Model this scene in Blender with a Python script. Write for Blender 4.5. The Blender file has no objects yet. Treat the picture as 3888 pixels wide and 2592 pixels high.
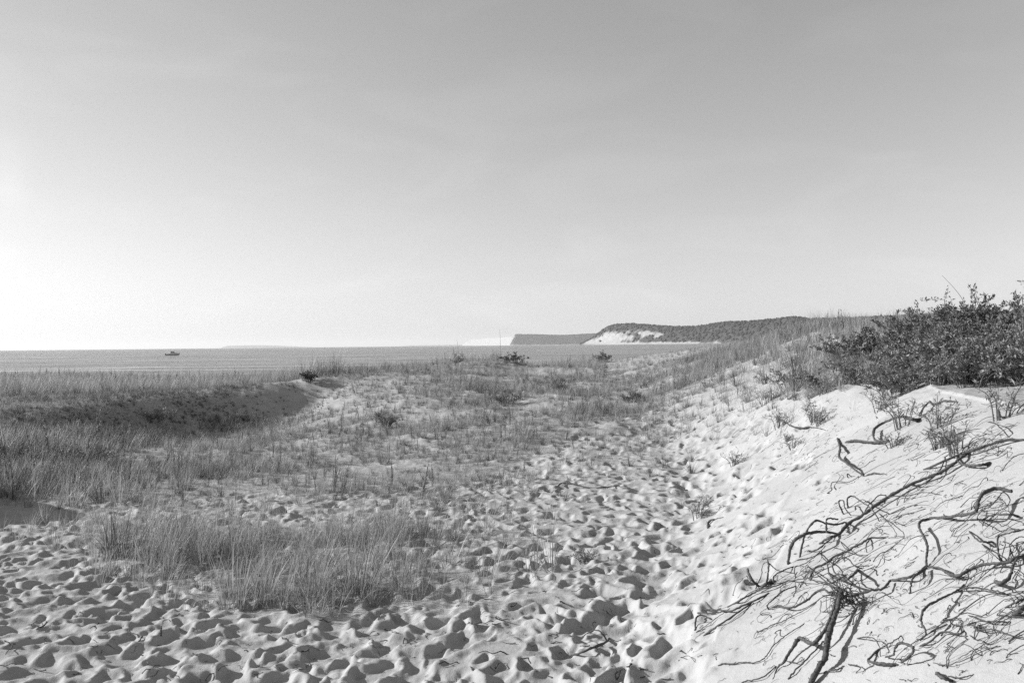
import bpy, math
import numpy as np
from mathutils import Matrix, Vector

rng = np.random.default_rng(7)
SC = bpy.context.scene
COL = SC.collection
R = math.radians

# ------------------------------------------------------------------ camera
FPX = 3152.0                       # focal length in pixels of the 3888 px wide photograph
CAM = np.array([0.0, 0.0, 1.65])
PITCH, ROLL = R(0.254), R(0.586)
_F = np.array([0, math.cos(PITCH), math.sin(PITCH)])
_R0 = np.array([1.0, 0, 0]); _U0 = np.array([0, -math.sin(PITCH), math.cos(PITCH)])
_Rv = math.cos(ROLL) * _R0 - math.sin(ROLL) * _U0
_Uv = math.sin(ROLL) * _R0 + math.cos(ROLL) * _U0
cd = bpy.data.cameras.new('camera'); cam = bpy.data.objects.new('camera', cd); COL.objects.link(cam)
cd.sensor_width = 36; cd.lens = 36 * FPX / 3888; cd.clip_start = 0.05; cd.clip_end = 120000
cam.matrix_world = Matrix([[_Rv[i], _Uv[i], -_F[i], CAM[i]] for i in range(3)] + [[0, 0, 0, 1]])
SC.camera = cam

# ------------------------------------------------------------------ sky and sun
SUN_EL, SUN_AZ = R(21.0), R(-80.0)          # azimuth measured from the view direction, negative = left
world = bpy.data.worlds.new('World'); SC.world = world; world.use_nodes = True
wn, wl = world.node_tree.nodes, world.node_tree.links
for n in list(wn): wn.remove(n)
sky = wn.new('ShaderNodeTexSky'); sky.sky_type = 'NISHITA'; sky.sun_disc = False
sky.sun_elevation = SUN_EL; sky.sun_rotation = SUN_AZ
sky.altitude = 180; sky.air_density = 2.0; sky.dust_density = 0.0; sky.ozone_density = 3.0
sep = wn.new('ShaderNodeSeparateColor'); wl.new(sky.outputs[0], sep.inputs[0])
def wmath(op, a, b=None, c=None):
    m = wn.new('ShaderNodeMath'); m.operation = op
    for i, v in enumerate((a, b, c)):
        if v is None: continue
        if isinstance(v, (int, float)): m.inputs[i].default_value = v
        else: wl.new(v, m.inputs[i])
    return m.outputs[0]
# black-and-white film response (slightly red sensitive)
WR, WG, WB = 0.38, 0.56, 0.06
bw = wmath('ADD', wmath('ADD', wmath('MULTIPLY', sep.outputs[0], WR), wmath('MULTIPLY', sep.outputs[1], WG)), wmath('MULTIPLY', sep.outputs[2], WB))
# faint cirrus veil over the whole sky
tcw = wn.new('ShaderNodeTexCoord'); mpw = wn.new('ShaderNodeMapping'); wl.new(tcw.outputs['Generated'], mpw.inputs[0])
mpw.inputs['Scale'].default_value = (2.2, 2.2, 7.0)
nzw = wn.new('ShaderNodeTexNoise'); nzw.inputs['Scale'].default_value = 2.3; nzw.inputs['Detail'].default_value = 7; nzw.inputs['Distortion'].default_value = 0.6
wl.new(mpw.outputs[0], nzw.inputs['Vector'])
rpw = wn.new('ShaderNodeValToRGB'); rpw.color_ramp.elements[0].position = 0.5; rpw.color_ramp.elements[1].position = 0.8
wl.new(nzw.outputs[0], rpw.inputs[0])
bw2 = wmath('MULTIPLY_ADD', wmath('MULTIPLY', bw, rpw.outputs[0]), 0.09, bw)
# one thin cirrus wisp low on the left
_wd = px_ray_ = _F + (30 - 1944) / FPX * _Rv - (640 - 1296) / FPX * _Uv; _wd = _wd / np.linalg.norm(_wd)
vd = wn.new('ShaderNodeVectorMath'); vd.operation = 'SUBTRACT'; wl.new(tcw.outputs['Generated'], vd.inputs[0]); vd.inputs[1].default_value = tuple(_wd)
vm = wn.new('ShaderNodeVectorMath'); vm.operation = 'MULTIPLY'; wl.new(vd.outputs[0], vm.inputs[0]); vm.inputs[1].default_value = (60., 60., 22.)
vl = wn.new('ShaderNodeVectorMath'); vl.operation = 'LENGTH'; wl.new(vm.outputs[0], vl.inputs[0])
wisp = wmath('MULTIPLY', wmath('EXPONENT', wmath('MULTIPLY', wmath('MULTIPLY', vl.outputs['Value'], vl.outputs['Value']), -1.)), wmath('MULTIPLY', nzw.outputs[0], .16))
bw2 = wmath('MULTIPLY_ADD', wisp, bw, bw2)
bg = wn.new('ShaderNodeBackground'); bg.inputs['Strength'].default_value = 0.091
wl.new(bw2, bg.inputs['Color'])
wo = wn.new('ShaderNodeOutputWorld'); wl.new(bg.outputs[0], wo.inputs['Surface'])

sl = bpy.data.lights.new('sun', 'SUN'); sl.energy = 5.0; sl.angle = R(0.53); sl.color = (1, 1, 1)   # a black-and-white picture: neutral light
so = bpy.data.objects.new('sun', sl); COL.objects.link(so)
sun_dir = Vector((math.sin(SUN_AZ) * math.cos(SUN_EL), math.cos(SUN_AZ) * math.cos(SUN_EL), math.sin(SUN_EL)))
so.rotation_euler = sun_dir.to_track_quat('Z', 'Y').to_euler(); so.location = sun_dir * 60

vs = SC.view_settings; vs.view_transform = 'Standard'; vs.look = 'None'; vs.gamma = 1; vs.exposure = 0.72
vs.use_curve_mapping = False
SC.render.engine = 'CYCLES'
SC.cycles.use_denoising = False
SC.cycles.max_bounces = 6; SC.cycles.diffuse_bounces = 3; SC.cycles.transparent_max_bounces = 16

# ------------------------------------------------------------------ helpers
def px_ray(px, py):
    px = np.asarray(px, float); py = np.asarray(py, float)
    return _F + ((px - 1944) / FPX)[..., None] * _Rv - ((py - 1296) / FPX)[..., None] * _Uv
def at(px, py, D): return CAM + px_ray(px, py) * np.asarray(D, float)[..., None]
def horizon(px): return 1330 - 0.01023 * np.asarray(px, float)
def project(p):
    v = p - CAM; D = v @ _F
    return 1944 + FPX * (v @ _Rv) / D, 1296 - FPX * (v @ _Uv) / D, D

_perm = np.random.default_rng(3).integers(0, 1 << 30, 4096)
def _h(ix, iy): return _perm[(ix * 73 + _perm[(iy & 4095)]) & 4095]
def pnoise(x, y):
    x = np.asarray(x, float); y = np.asarray(y, float)
    ix = np.floor(x).astype(np.int64); iy = np.floor(y).astype(np.int64); fx = x - ix; fy = y - iy
    u = fx * fx * fx * (fx * (fx * 6 - 15) + 10); v = fy * fy * fy * (fy * (fy * 6 - 15) + 10)
    def g(a, b, dx, dy):
        t = (_h(a, b) % 1024) / 1024 * 2 * np.pi
        return np.cos(t) * dx + np.sin(t) * dy
    n00 = g(ix, iy, fx, fy); n10 = g(ix + 1, iy, fx - 1, fy); n01 = g(ix, iy + 1, fx, fy - 1); n11 = g(ix + 1, iy + 1, fx - 1, fy - 1)
    return 1.5 * ((n00 * (1 - u) + n10 * u) * (1 - v) + (n01 * (1 - u) + n11 * u) * v)
def fbm(x, y, o=4):
    s = 0; a = 1
    for k in range(o): s = s + a * pnoise(x * 2 ** k + 17.3 * k, y * 2 ** k - 9.1 * k); a *= .5
    return s
def sstep(a, b, x): t = np.clip((x - a) / (b - a), 0, 1); return t * t * (3 - 2 * t)

def mesh_np(name, V, F, smooth=True, shade=None):
    """V (n,3); F list of arrays (m,3) or (m,4); shade: per-vertex grey attribute"""
    me = bpy.data.meshes.new(name)
    Fs = F if isinstance(F, list) else [F]
    Fs = [np.asarray(f) for f in Fs if len(f)]
    nl = sum(f.size for f in Fs); nf = sum(len(f) for f in Fs)
    me.vertices.add(len(V)); me.vertices.foreach_set('co', np.asarray(V, np.float32).ravel())
    me.loops.add(nl); me.loops.foreach_set('vertex_index', np.concatenate([f.ravel() for f in Fs]).astype(np.int32))
    tot = np.concatenate([np.full(len(f), f.shape[1]) for f in Fs]).astype(np.int32)
    me.polygons.add(nf); me.polygons.foreach_set('loop_start', np.concatenate([[0], np.cumsum(tot)[:-1]]).astype(np.int32))
    me.polygons.foreach_set('use_smooth', np.full(nf, smooth))
    if shade is not None:
        a = me.attributes.new('shade', 'FLOAT', 'POINT'); a.data.foreach_set('value', np.asarray(shade, np.float32))
    me.update(calc_edges=True); me.validate()
    return me
def tag(o, label=None, cat=None, group=None, kind=None):
    for k, v in (('label', label), ('category', cat), ('group', group), ('kind', kind)):
        if v: o[k] = v
    return o
def obj(name, me, mat=None, parent=None, loc=None, kind=None):
    o = bpy.data.objects.new(name, me); COL.objects.link(o)
    if mat is not None and not me.materials: me.materials.append(mat)
    if parent is not None: o.parent = parent
    if loc is not None: o.location = loc
    if kind: o['kind'] = kind
    return o
def empty(name, loc, label, cat, group=None):
    o = bpy.data.objects.new(name, None); COL.objects.link(o); o.location = loc; o.empty_display_size = .1
    return tag(o, label, cat, group)

class Acc:                           # collects vertices and faces
    def __init__(s): s.V = []; s.F3 = []; s.F4 = []; s.S = []; s.n = 0
    def add(s, V, F, shade=0.5):
        V = np.asarray(V, float); F = np.asarray(F, int)
        if len(F): (s.F3 if F.shape[1] == 3 else s.F4).append(F + s.n)
        s.V.append(V); s.S.append(np.full(len(V), shade) if np.isscalar(shade) else shade); s.n += len(V)
    def mesh(s, name, smooth=True, origin=None):
        V = np.concatenate(s.V)
        if origin is not None: V = V - origin
        return mesh_np(name, V, [np.concatenate(f) for f in (s.F3, s.F4) if f], smooth, np.concatenate(s.S))

def catmull(P, n):
    P = np.asarray(P, float)
    if len(P) < 3:
        t = np.linspace(0, 1, n)[:, None]; return P[0] * (1 - t) + P[-1] * t
    Q = np.vstack([2 * P[0] - P[1], P, 2 * P[-1] - P[-2]])
    seg = len(P) - 1; t = np.linspace(0, seg - 1e-6, n); i = t.astype(int); f = (t - i)[:, None]
    a, b, c, d = Q[i], Q[i + 1], Q[i + 2], Q[i + 3]
    return .5 * (2 * b + (c - a) * f + (2 * a - 5 * b + 4 * c - d) * f * f + (3 * b - a - 3 * c + d) * f ** 3)
def tube(acc, P, rad, sides=6, shade=.5, jitter=0., cap=True):
    P = np.asarray(P, float); n = len(P); rad = np.broadcast_to(np.asarray(rad, float), (n,))
    T = np.gradient(P, axis=0); T /= np.linalg.norm(T, axis=1)[:, None] + 1e-9
    ref = np.array([0.31, 0.17, 0.93]); N = np.cross(T, ref); N /= np.linalg.norm(N, axis=1)[:, None] + 1e-9
    B = np.cross(T, N); a = np.arange(sides) / sides * 2 * np.pi
    rr = rad[:, None] * (1 + jitter * rng.normal(size=(n, sides)))
    V = P[:, None] + rr[..., None] * (np.cos(a)[None, :, None] * N[:, None] + np.sin(a)[None, :, None] * B[:, None])
    V = V.reshape(-1, 3); i = np.arange(n - 1)[:, None] * sides; j = np.arange(sides)[None]; k = (j + 1) % sides
    F = np.stack([i + j, i + k, i + sides + k, i + sides + j], -1).reshape(-1, 4)
    acc.add(V, F, shade)
    if cap:
        for e, p in ((0, P[0] - T[0] * rad[0] * .4), ((n - 1) * sides, P[-1] + T[-1] * rad[-1] * .6)):
            acc.add(np.vstack([V[e:e + sides], p]), [(q, (q + 1) % sides, sides) for q in range(sides)] if e else [((q + 1) % sides, q, sides) for q in range(sides)], shade)

# ------------------------------------------------------------------ materials
def new_mat(name):
    m = bpy.data.materials.new(name); m.use_nodes = True
    nt = m.node_tree; nt.nodes.clear(); out = nt.nodes.new('ShaderNodeOutputMaterial')
    return m, nt, out
def N_(nt, t, **kw):
    n = nt.nodes.new(t)
    for k, v in kw.items():
        if k in n.inputs: n.inputs[k].default_value = v
        else: setattr(n, k, v)
    return n
def noise(nt, scale, detail=4, rough=.55, vec=None, dist=0.):
    n = N_(nt, 'ShaderNodeTexNoise', Scale=scale, Detail=detail, Roughness=rough, Distortion=dist)
    if vec is not None: nt.links.new(vec, n.inputs['Vector'])
    return n.outputs[0]
def ramp(nt, fac, stops):
    r = nt.nodes.new('ShaderNodeValToRGB'); e = r.color_ramp.elements
    while len(e) < len(stops): e.new(.5)
    for q, (p, v) in zip(e, stops): q.position = p; q.color = (v, v, v, 1)
    nt.links.new(fac, r.inputs[0]); return r.outputs[0]
def mth(nt, op, a, b=None, c=None, clamp=False):
    m = nt.nodes.new('ShaderNodeMath'); m.operation = op; m.use_clamp = clamp
    for i, v in enumerate((a, b, c)):
        if v is None: continue
        if isinstance(v, (int, float)): m.inputs[i].default_value = v
        else: nt.links.new(v, m.inputs[i])
    return m.outputs[0]
def mixv(nt, f, a, b):
    m = nt.nodes.new('ShaderNodeMix'); m.data_type = 'FLOAT'
    for s, v in ((m.inputs[0], f), (m.inputs[2], a), (m.inputs[3], b)):
        if isinstance(v, (int, float)): s.default_value = v
        else: nt.links.new(v, s)
    return m.outputs[0]
def objco(nt): return nt.nodes.new('ShaderNodeTexCoord').outputs['Object']
def attr(nt, name):
    a = nt.nodes.new('ShaderNodeAttribute'); a.attribute_name = name; return a.outputs['Fac']
def bsdf(nt, out, col, rough=.9, spec=.2, normal=None):
    b = nt.nodes.new('ShaderNodeBsdfPrincipled'); b.inputs['Roughness'].default_value = rough
    b.inputs['Specular IOR Level'].default_value = spec
    if isinstance(col, (int, float)): b.inputs['Base Color'].default_value = (col, col, col, 1)
    else: nt.links.new(col, b.inputs['Base Color'])
    if normal is not None: nt.links.new(normal, b.inputs['Normal'])
    nt.links.new(b.outputs[0], out.inputs['Surface']); return b
def bump(nt, h, dist, strength=1.):
    b = N_(nt, 'ShaderNodeBump', Strength=strength, Distance=dist); nt.links.new(h, b.inputs['Height']); return b.outputs[0]

def make_sand():
    m, nt, out = new_mat('dune_sand'); co = objco(nt)
    tone = ramp(nt, noise(nt, 1.3, 5, .6, co), [(.3, .315), (.7, .395)])
    grain = ramp(nt, noise(nt, 420, 2, .6, co), [(.35, .84), (.65, 1.08)])
    # litter: scraps of dead grass and root lying on the sand, where the 'litter' attribute says plants grow
    fl = noise(nt, 26, 6, .75, co, .8); lit = attr(nt, 'litter')
    thr = mth(nt, 'SUBTRACT', .72, mth(nt, 'MULTIPLY', lit, .30))
    msk = mth(nt, 'MULTIPLY', mth(nt, 'SUBTRACT', fl, thr), 12., clamp=True)
    col = mixv(nt, mth(nt, 'MULTIPLY', msk, .8), mth(nt, 'MULTIPLY', tone, grain), .13)
    spk = mth(nt, 'GREATER_THAN', noise(nt, 75, 3, .8, co), .715)
    col = mixv(nt, mth(nt, 'MULTIPLY', spk, .75), col, .09)
    h = mth(nt, 'ADD', mth(nt, 'MULTIPLY', noise(nt, 300, 3, .7, co), .25), noise(nt, 22, 5, .6, co))
    bsdf(nt, out, col, .95, .1, bump(nt, h, .008, .8)); return m
def make_blade(name, lo, hi, trans=.4):
    m, nt, out = new_mat(name)
    rnd = nt.nodes.new('ShaderNodeObjectInfo').outputs['Random']
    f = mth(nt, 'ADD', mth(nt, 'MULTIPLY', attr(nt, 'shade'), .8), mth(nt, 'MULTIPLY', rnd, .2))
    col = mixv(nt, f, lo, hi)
    d = nt.nodes.new('ShaderNodeBsdfPrincipled'); d.inputs['Roughness'].default_value = .5; d.inputs['Specular IOR Level'].default_value = .35
    t = nt.nodes.new('ShaderNodeBsdfTranslucent'); mx = nt.nodes.new('ShaderNodeMixShader'); mx.inputs[0].default_value = trans
    nt.links.new(col, d.inputs['Base Color']); nt.links.new(col, t.inputs['Color'])
    nt.links.new(d.outputs[0], mx.inputs[1]); nt.links.new(t.outputs[0], mx.inputs[2]); nt.links.new(mx.outputs[0], out.inputs['Surface'])
    return m
def make_bark(name, lo, hi, scale=60):
    m, nt, out = new_mat(name); co = objco(nt); n = noise(nt, scale, 5, .7, co)
    bsdf(nt, out, ramp(nt, n, [(.3, lo), (.7, hi)]), .85, .2, bump(nt, n, .004, .8)); return m
def plain(name, v, rough=.5, spec=.4, var=.15, scale=8.):
    m, nt, out = new_mat(name); n = noise(nt, scale, 4, .6, objco(nt))
    bsdf(nt, out, ramp(nt, n, [(.3, v * (1 - var)), (.7, v * (1 + var))]), rough, spec); return m

M_SAND = make_sand()
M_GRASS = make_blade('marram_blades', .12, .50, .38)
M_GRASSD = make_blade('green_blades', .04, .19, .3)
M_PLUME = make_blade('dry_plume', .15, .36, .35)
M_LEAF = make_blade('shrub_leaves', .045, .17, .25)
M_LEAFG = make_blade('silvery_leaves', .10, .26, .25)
M_ROOT = make_bark('root_bark', .022, .11, 90)
M_ROOTL = make_bark('bleached_root', .12, .30)
M_STEM = make_bark('shrub_stem', .06, .16)

# ------------------------------------------------------------------ terrain heights
WATER = -1.85
ctrl = []
def cp(px, py, D): ctrl.append(at(px, py, D))
def ch(px, py, h): cp(px, py, h * FPX / (py - horizon(px)))
def cD(px, D, h): cp(px, horizon(px) + h * FPX / D, D)
for py, hs in ((2592, (1.68, 1.68, 1.66, 1.63, 1.60)), (2300, (1.68, 1.69, 1.67, 1.63, 1.60)), (2050, (1.72, 1.72, 1.68, 1.64, 1.6)),
               (1850, (1.79, 1.77, 1.72, 1.66, 1.6)), (1710, (1.66, 1.84, 1.72, 1.6, 1.5))):
    for px, h in zip((0, 700, 1400, 2000, 2600), hs): ch(px, py, h)
for a in ((700, 1595, 20.1), (700, 1495, 21.2), (400, 1615, 18.1), (400, 1515, 19.2), (1000, 1565, 22.2), (1000, 1470, 23.2), (1150, 1535, 23.1), (1150, 1447, 24.1),
          (0, 1572, 17.6), (0, 1545, 20.5), (200, 1548, 18.9), (200, 1530, 22), (400, 1514, 20.3), (400, 1502, 23.5), (700, 1494, 22.4), (700, 1487, 25.5), (1000, 1469, 24.4), (1000, 1467, 27), (1150, 1447, 25.4), (1150, 1450, 28), (200, 1640, 16.7), (200, 1550, 17.8), (0, 1650, 15.4), (0, 1575, 16.5), (1300, 1500, 22.5), (1300, 1430, 26), (1500, 1520, 20), (1500, 1402, 28.5),
          (1900, 1500, 20), (1900, 1440, 25), (1900, 1403, 28.6), (1900, 1371, 30), (1750, 1400, 28.3), (1750, 1382, 29.4), (1700, 1600, 16.5), (1300, 1620, 17), (2090, 1480, 22), (2090, 1402, 33),
          (2300, 1500, 19), (2300, 1372, 38), (2000, 1600, 15), (2600, 1500, 18), (2600, 1360, 38)): cp(*a)
for a in ((0, 30, 1.62), (0, 45, 2.0), (0, 60, 2.3), (600, 30, 1.75), (600, 45, 2.2), (600, 60, 2.45), (1200, 32, 1.6), (1200, 45, 2.15), (1200, 60, 2.4),
          (1900, 36, 1.0), (1900, 50, 1.8), (1900, 60, 2.3), (2400, 60, 2.2), (2090, 40, 1.2), (2300, 46, 1.25), (3000, 60, 2.2), (-900, 22, 1.5), (-900, 45, 2.0), (-900, 12, 1.75),
          (-900, 4, 1.66), (4500, 10, 1.5), (4500, 40, 1.6)): cD(*a)
for px in (-900, 0, 900, 1800, 2700, 3600):
    cD(px, 74, 3.55); cD(px, 95, 4.6)
ctrl.append(np.array([0., 1.2, 0.0])); ctrl.append(np.array([-.9, 1., -.01])); ctrl.append(np.array([.9, 1., .02]))
ctrl = np.array(ctrl)
def lp(x, y): return np.stack([np.clip(np.arctan2(x, y), -1.05, 1.05), .5 * np.log(x * x + y * y + 1e-6)], -1)
_cq = lp(ctrl[:, 0], ctrl[:, 1])
def _ker(a, b): return (((a[:, None] - b[None]) ** 2).sum(-1) + 1e-3) ** .75
_n = len(ctrl); _A = np.zeros((_n + 3, _n + 3)); _A[:_n, :_n] = -_ker(_cq, _cq) + 2e-4 * np.eye(_n)
_A[:_n, _n] = 1; _A[:_n, _n + 1:] = _cq; _A[_n:, :_n] = _A[:_n, _n:].T
_w = np.linalg.solve(_A, np.concatenate([ctrl[:, 2], np.zeros(3)]))
def base_rbf(x, y):
    q = lp(x.ravel(), y.ravel()); o = np.empty(len(q))
    for s in range(0, len(q), 60000):
        c = q[s:s + 60000]; o[s:s + 60000] = -_ker(c, _cq) @ _w[:_n] + _w[_n] + c @ _w[_n + 1:]
    return o.reshape(x.shape)
_Y = [-60, 0, 3.6, 5.6, 8.1, 11.4, 15, 19, 25, 40, 60, 80]
def dune_part(x, y):
    xf = np.interp(y, _Y, [-2., -.12, .32, 1.0, 1.75, 2.3, 2.6, 2.7, 3.0, 4.5, 7, 9]) + .18 * fbm(y * .45, x * .2, 2)
    W = np.interp(y, _Y, [3, 2.3, 2.2, 2.2, 2.2, 2.4, 3.2, 4.6, 6, 7, 8, 8])
    H = np.interp(y, _Y, [1.6, 1.3, 1.2, 1.18, 1.18, 1.25, 1.34, 1.38, 1.25, .5, .3, .2])
    t = (x - xf) / W
    s = np.where(t < 1, sstep(-.12, 1.12, t), 1.0)
    s = .55 * s + .45 * np.clip(sstep(-.25, .25, t) * np.clip(t, 0, 1), 0, 1)
    return H * s + .06 * np.clip(t - 1, 0, 6) * H
def height(x, y):
    z = base_rbf(x, y); th = np.abs(np.arctan2(x, y))
    z = z * (1 - sstep(1.2, 2.4, th)) + .1 * sstep(1.2, 2.4, th) * (1 + fbm(x * .1, y * .1, 3))
    d = dune_part(x, y)
    z = z + d * (1 - sstep(58, 74, y))
    r = np.hypot(x, y); g = sstep(9, 15, r)
    z = z + (.012 + .05 * g) * fbm(x * .7, y * .7, 3) + .02 * g * fbm(x * 2.6, y * 2.6, 3)
    # hummocky blow-out edges on the ridge
    z = z + 1.6 * np.exp(-((x + 8.6) / 1.25) ** 2 - ((y - 9.3) / 1.5) ** 2)          # dune shoulder just outside the left edge
    rid = np.exp(-((y - 23.) / 4.) ** 2) * (x < 4)
    z = z + .05 * rid * fbm(x * .55 + 5, y * .55, 3)
    z = z + .17 * np.exp(-((x - 3.45) / .55) ** 2 - ((y - 9.4) / .7) ** 2)      # sand lips held by the shrub roots
    # wind-scoured furrows down the steep sand face
    face = sstep(.12, .4, d) * (1 - sstep(1.02, 1.25, d)) * (r < 16)
    z = z + .030 * face * fbm(y * 2.4 + x * .6, x * .5 - y * .1, 4)
    return z

AZ = np.concatenate([np.linspace(-180, -42, 40)[:-1], np.linspace(-42, 42, 920), np.linspace(42, 180, 40)[1:]]) * np.pi / 180
RR = np.concatenate([np.geomspace(.35, 1.8, 40)[:-1], np.geomspace(1.8, 15, 700)[:-1], np.geomspace(15, 100, 200), np.geomspace(110, 900, 14)])
GX = RR[:, None] * np.sin(AZ)[None]; GY = RR[:, None] * np.cos(AZ)[None]
GZ = height(GX, GY)
far_r = RR > 95
GZ[far_r] = np.where((GY[far_r] > 70 - .0 * GX[far_r]), np.minimum(GZ[far_r], -4.), np.clip(GZ[far_r], -.5, 3.))
def ground(x, y):
    th = np.arctan2(x, y); r = np.hypot(x, y)
    i = np.interp(r, RR, np.arange(len(RR))); j = np.interp(th, AZ, np.arange(len(AZ)))
    i0 = np.minimum(i.astype(int), len(RR) - 2); j0 = np.minimum(j.astype(int), len(AZ) - 2); a = i - i0; b = j - j0
    return (GZ[i0, j0] * (1 - a) * (1 - b) + GZ[i0 + 1, j0] * a * (1 - b) + GZ[i0, j0 + 1] * (1 - a) * b + GZ[i0 + 1, j0 + 1] * a * b)
def drop(px, py, lift=0.):
    """where the sight line through a photo point comes within `lift` metres of the sand"""
    px = np.atleast_1d(np.asarray(px, float)); py = np.atleast_1d(np.asarray(py, float)); lift = np.broadcast_to(lift, px.shape)
    D = np.geomspace(1.0, 85, 2600); d = px_ray(px, py)
    P = CAM + d[:, None, :] * D[None, :, None]
    hit = P[..., 2] < ground(P[..., 0], P[..., 1]) + lift[:, None]
    k = np.where(hit.any(1), hit.argmax(1), len(D) - 1); a = np.arange(len(px)); k0 = np.maximum(k - 1, 0)
    g = P[..., 2] - ground(P[..., 0], P[..., 1]) - lift[:, None]; u = np.clip(g[a, k0] / (g[a, k0] - g[a, k] + 1e-12), 0, 1); Dk = D[k0] + (D[k] - D[k0]) * u
    return CAM + d * Dk[:, None], Dk

# grass cover read off the photograph (rows y, columns x), used for density and litter
GC = np.array([0, 300, 600, 900, 1200, 1500, 1800, 2100, 2400, 2700, 3000, 3300, 3600, 3888.])
GRW = np.array([1340, 1400, 1450, 1500, 1560, 1620, 1700, 1780, 1850, 1900, 1950, 2000, 2060, 2130, 2200, 2270, 2330, 2380.])
GT = np.array([
 [.5, .5, .5, .5, .5, .5, .5, .5, .7, .8, .5, .5, .5, .5],
 [.6, .6, .6, .6, .6, .5, .5, .4, .6, .7, .7, .6, .6, .6],
 [.8, .8, .7, .6, .3, .35, .5, .25, .6, .8, .5, .6, .6, .6],
 [.8, .75, .7, .5, .3, .4, .65, .45, .7, .8, .25, .3, .5, .4],
 [.8, .8, .8, .55, .3, .45, .65, .7, .7, .6, .1, .1, .2, .2],
 [1, .9, .85, .6, .45, .55, .65, .65, .5, .15, .02, 0, 0, 0],
 [.95, .9, .7, .6, .6, .6, .6, .5, .3, .03, 0, 0, 0, 0],
 [1, .95, .8, .7, .6, .55, .5, .3, .05, 0, 0, 0, 0, 0],
 [.7, .7, .6, .5, .5, .4, .25, .07, 0, 0, 0, 0, 0, 0],
 [.1, .2, .2, .15, .2, .25, .12, .03, 0, 0, 0, 0, 0, 0],
 [0, .08, .1, .08, .1, .15, .1, .02, 0, 0, 0, 0, 0, 0],
 [0, .2, .6, .6, .6, .6, .25, .02, 0, 0, 0, 0, 0, 0],
 [0, .4, .95, .8, .8, .8, .3, 0, 0, 0, 0, 0, 0, 0],
 [0, .25, .9, .9, .9, .9, .25, 0, 0, 0, 0, 0, 0, 0],
 [0, 0, .6, .9, 1, .95, .2, 0, 0, 0, 0, 0, 0, 0],
 [0, 0, .15, .75, 1, .65, .08, 0, 0, 0, 0, 0, 0, 0],
 [0, 0, 0, .25, .55, .2, 0, 0, 0, 0, 0, 0, 0, 0],
 [0, 0, 0, 0, 0, 0, 0, 0, 0, 0, 0, 0, 0, 0]])
def table(T, px, py):
    i = np.interp(py, GRW, np.arange(len(GRW))); j = np.interp(px, GC, np.arange(len(GC)))
    i0 = np.minimum(i.astype(int), len(GRW) - 2); j0 = np.minimum(j.astype(int), len(GC) - 2); a = i - i0; b = j - j0
    return T[i0, j0] * (1 - a) * (1 - b) + T[i0 + 1, j0] * a * (1 - b) + T[i0, j0 + 1] * (1 - a) * b + T[i0 + 1, j0 + 1] * a * b
def cover(x, y, z):
    px, py, D = project(np.stack([x, y, z], -1))
    c = table(GT, px, np.clip(py, 1341, 2380))
    c = c * (1 - .42 * sstep(2200, 2500, px) * sstep(9, 13, D))
    c = np.where((D > 27) & (px < 2000), np.maximum(c, .9), c); c = np.where((D > np.interp(px, [0, 400, 700, 1000], [16.6, 19.3, 21.3, 23.3])) & (px < 1000), np.maximum(c, .95), c)
    return np.where(D > 1.5, c, 0.), px, py, D

# ------------------------------------------------------------------ footprints pressed into the sand
FIELD = np.array([(-900, 2592), (-900, 1930), (-200, 1920), (100, 1900), (600, 1895), (1400, 1880),
                  (1800, 1830), (2100, 1740), (2400, 1620), (2700, 1560), (2890, 1600), (2960, 1720), (3080, 1830), (2960, 2000), (2800, 2150), (2700, 2330), (2520, 2600), (2300, 3200), (1800, 4400), (-900, 4400)], float)
def inside(poly, x, y):
    r = np.zeros(np.shape(x), bool); n = len(poly)
    for a in range(n):
        x1, y1 = poly[a]; x2, y2 = poly[(a + 1) % n]
        c = ((y1 > y) != (y2 > y)) & (x < (x2 - x1) * (y - y1) / (y2 - y1 + 1e-12) + x1); r ^= c
    return r
GB = GZ.copy()
nc = 90000
cx = rng.uniform(-9, 7, nc); cy = rng.uniform(1.2, 19, nc)
cz = ground(cx, cy); qx, qy, qD = project(np.stack([cx, cy, cz], -1))
ok = inside(FIELD, qx + rng.normal(0, 90, nc) * (qx > 1900), qy + rng.normal(0, 14, nc))
# walked most on the flat, less on the slope to the right
wgt = 1 - .55 * sstep(2250, 3100, qx + .25 * (2592 - qy)) * 1.0
wgt *= (.35 + .65 * np.clip(.75 + .9 * fbm(cx * .8 + 40, cy * .8, 2), 0, 1)); wgt *= np.where(qD > 9, .75, 1.) * (1 - .6 * cover(cx, cy, cz)[0])
wgt *= np.where((qx < 1700) & (qy < 2000), .8, 1.)
ok &= rng.uniform(size=nc) < wgt
# the worn track over the saddle to the lake
tx = np.interp(np.linspace(0, 1, 90), [0, .4, 1], [2060, 2010, 2130]) + rng.normal(0, 22, 90); ty = np.interp(np.linspace(0, 1, 90), [0, .4, 1], [1520, 1460, 1405]) + rng.normal(0, 4, 90)
tp, tD = drop(tx, ty)
keep = []; cell = {}
for q in np.where(ok)[0]:
    md = (.130 if qx[q] < 1900 else .165 if qx[q] < 2350 else .21) * (1 if rng.uniform() < .7 else .5); gi, gj = int(cx[q] / .2), int(cy[q] / .2)
    if any((cx[p] - cx[q]) ** 2 + ((cy[p] - cy[q]) * .8) ** 2 < md * md for a in (-1, 0, 1) for b_ in (-1, 0, 1) for p in cell.get((gi + a, gj + b_), ())): continue
    cell.setdefault((gi, gj), []).append(q); keep.append(q)
keep = np.array(keep)
FX = np.concatenate([tp[:, 0], cx[keep]]); FY = np.concatenate([tp[:, 1], cy[keep]])
_old = rng.permutation(len(FX))[:len(FX) // 2]; _old = _old[_old >= 90]       # older, half-filled prints come first
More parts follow.
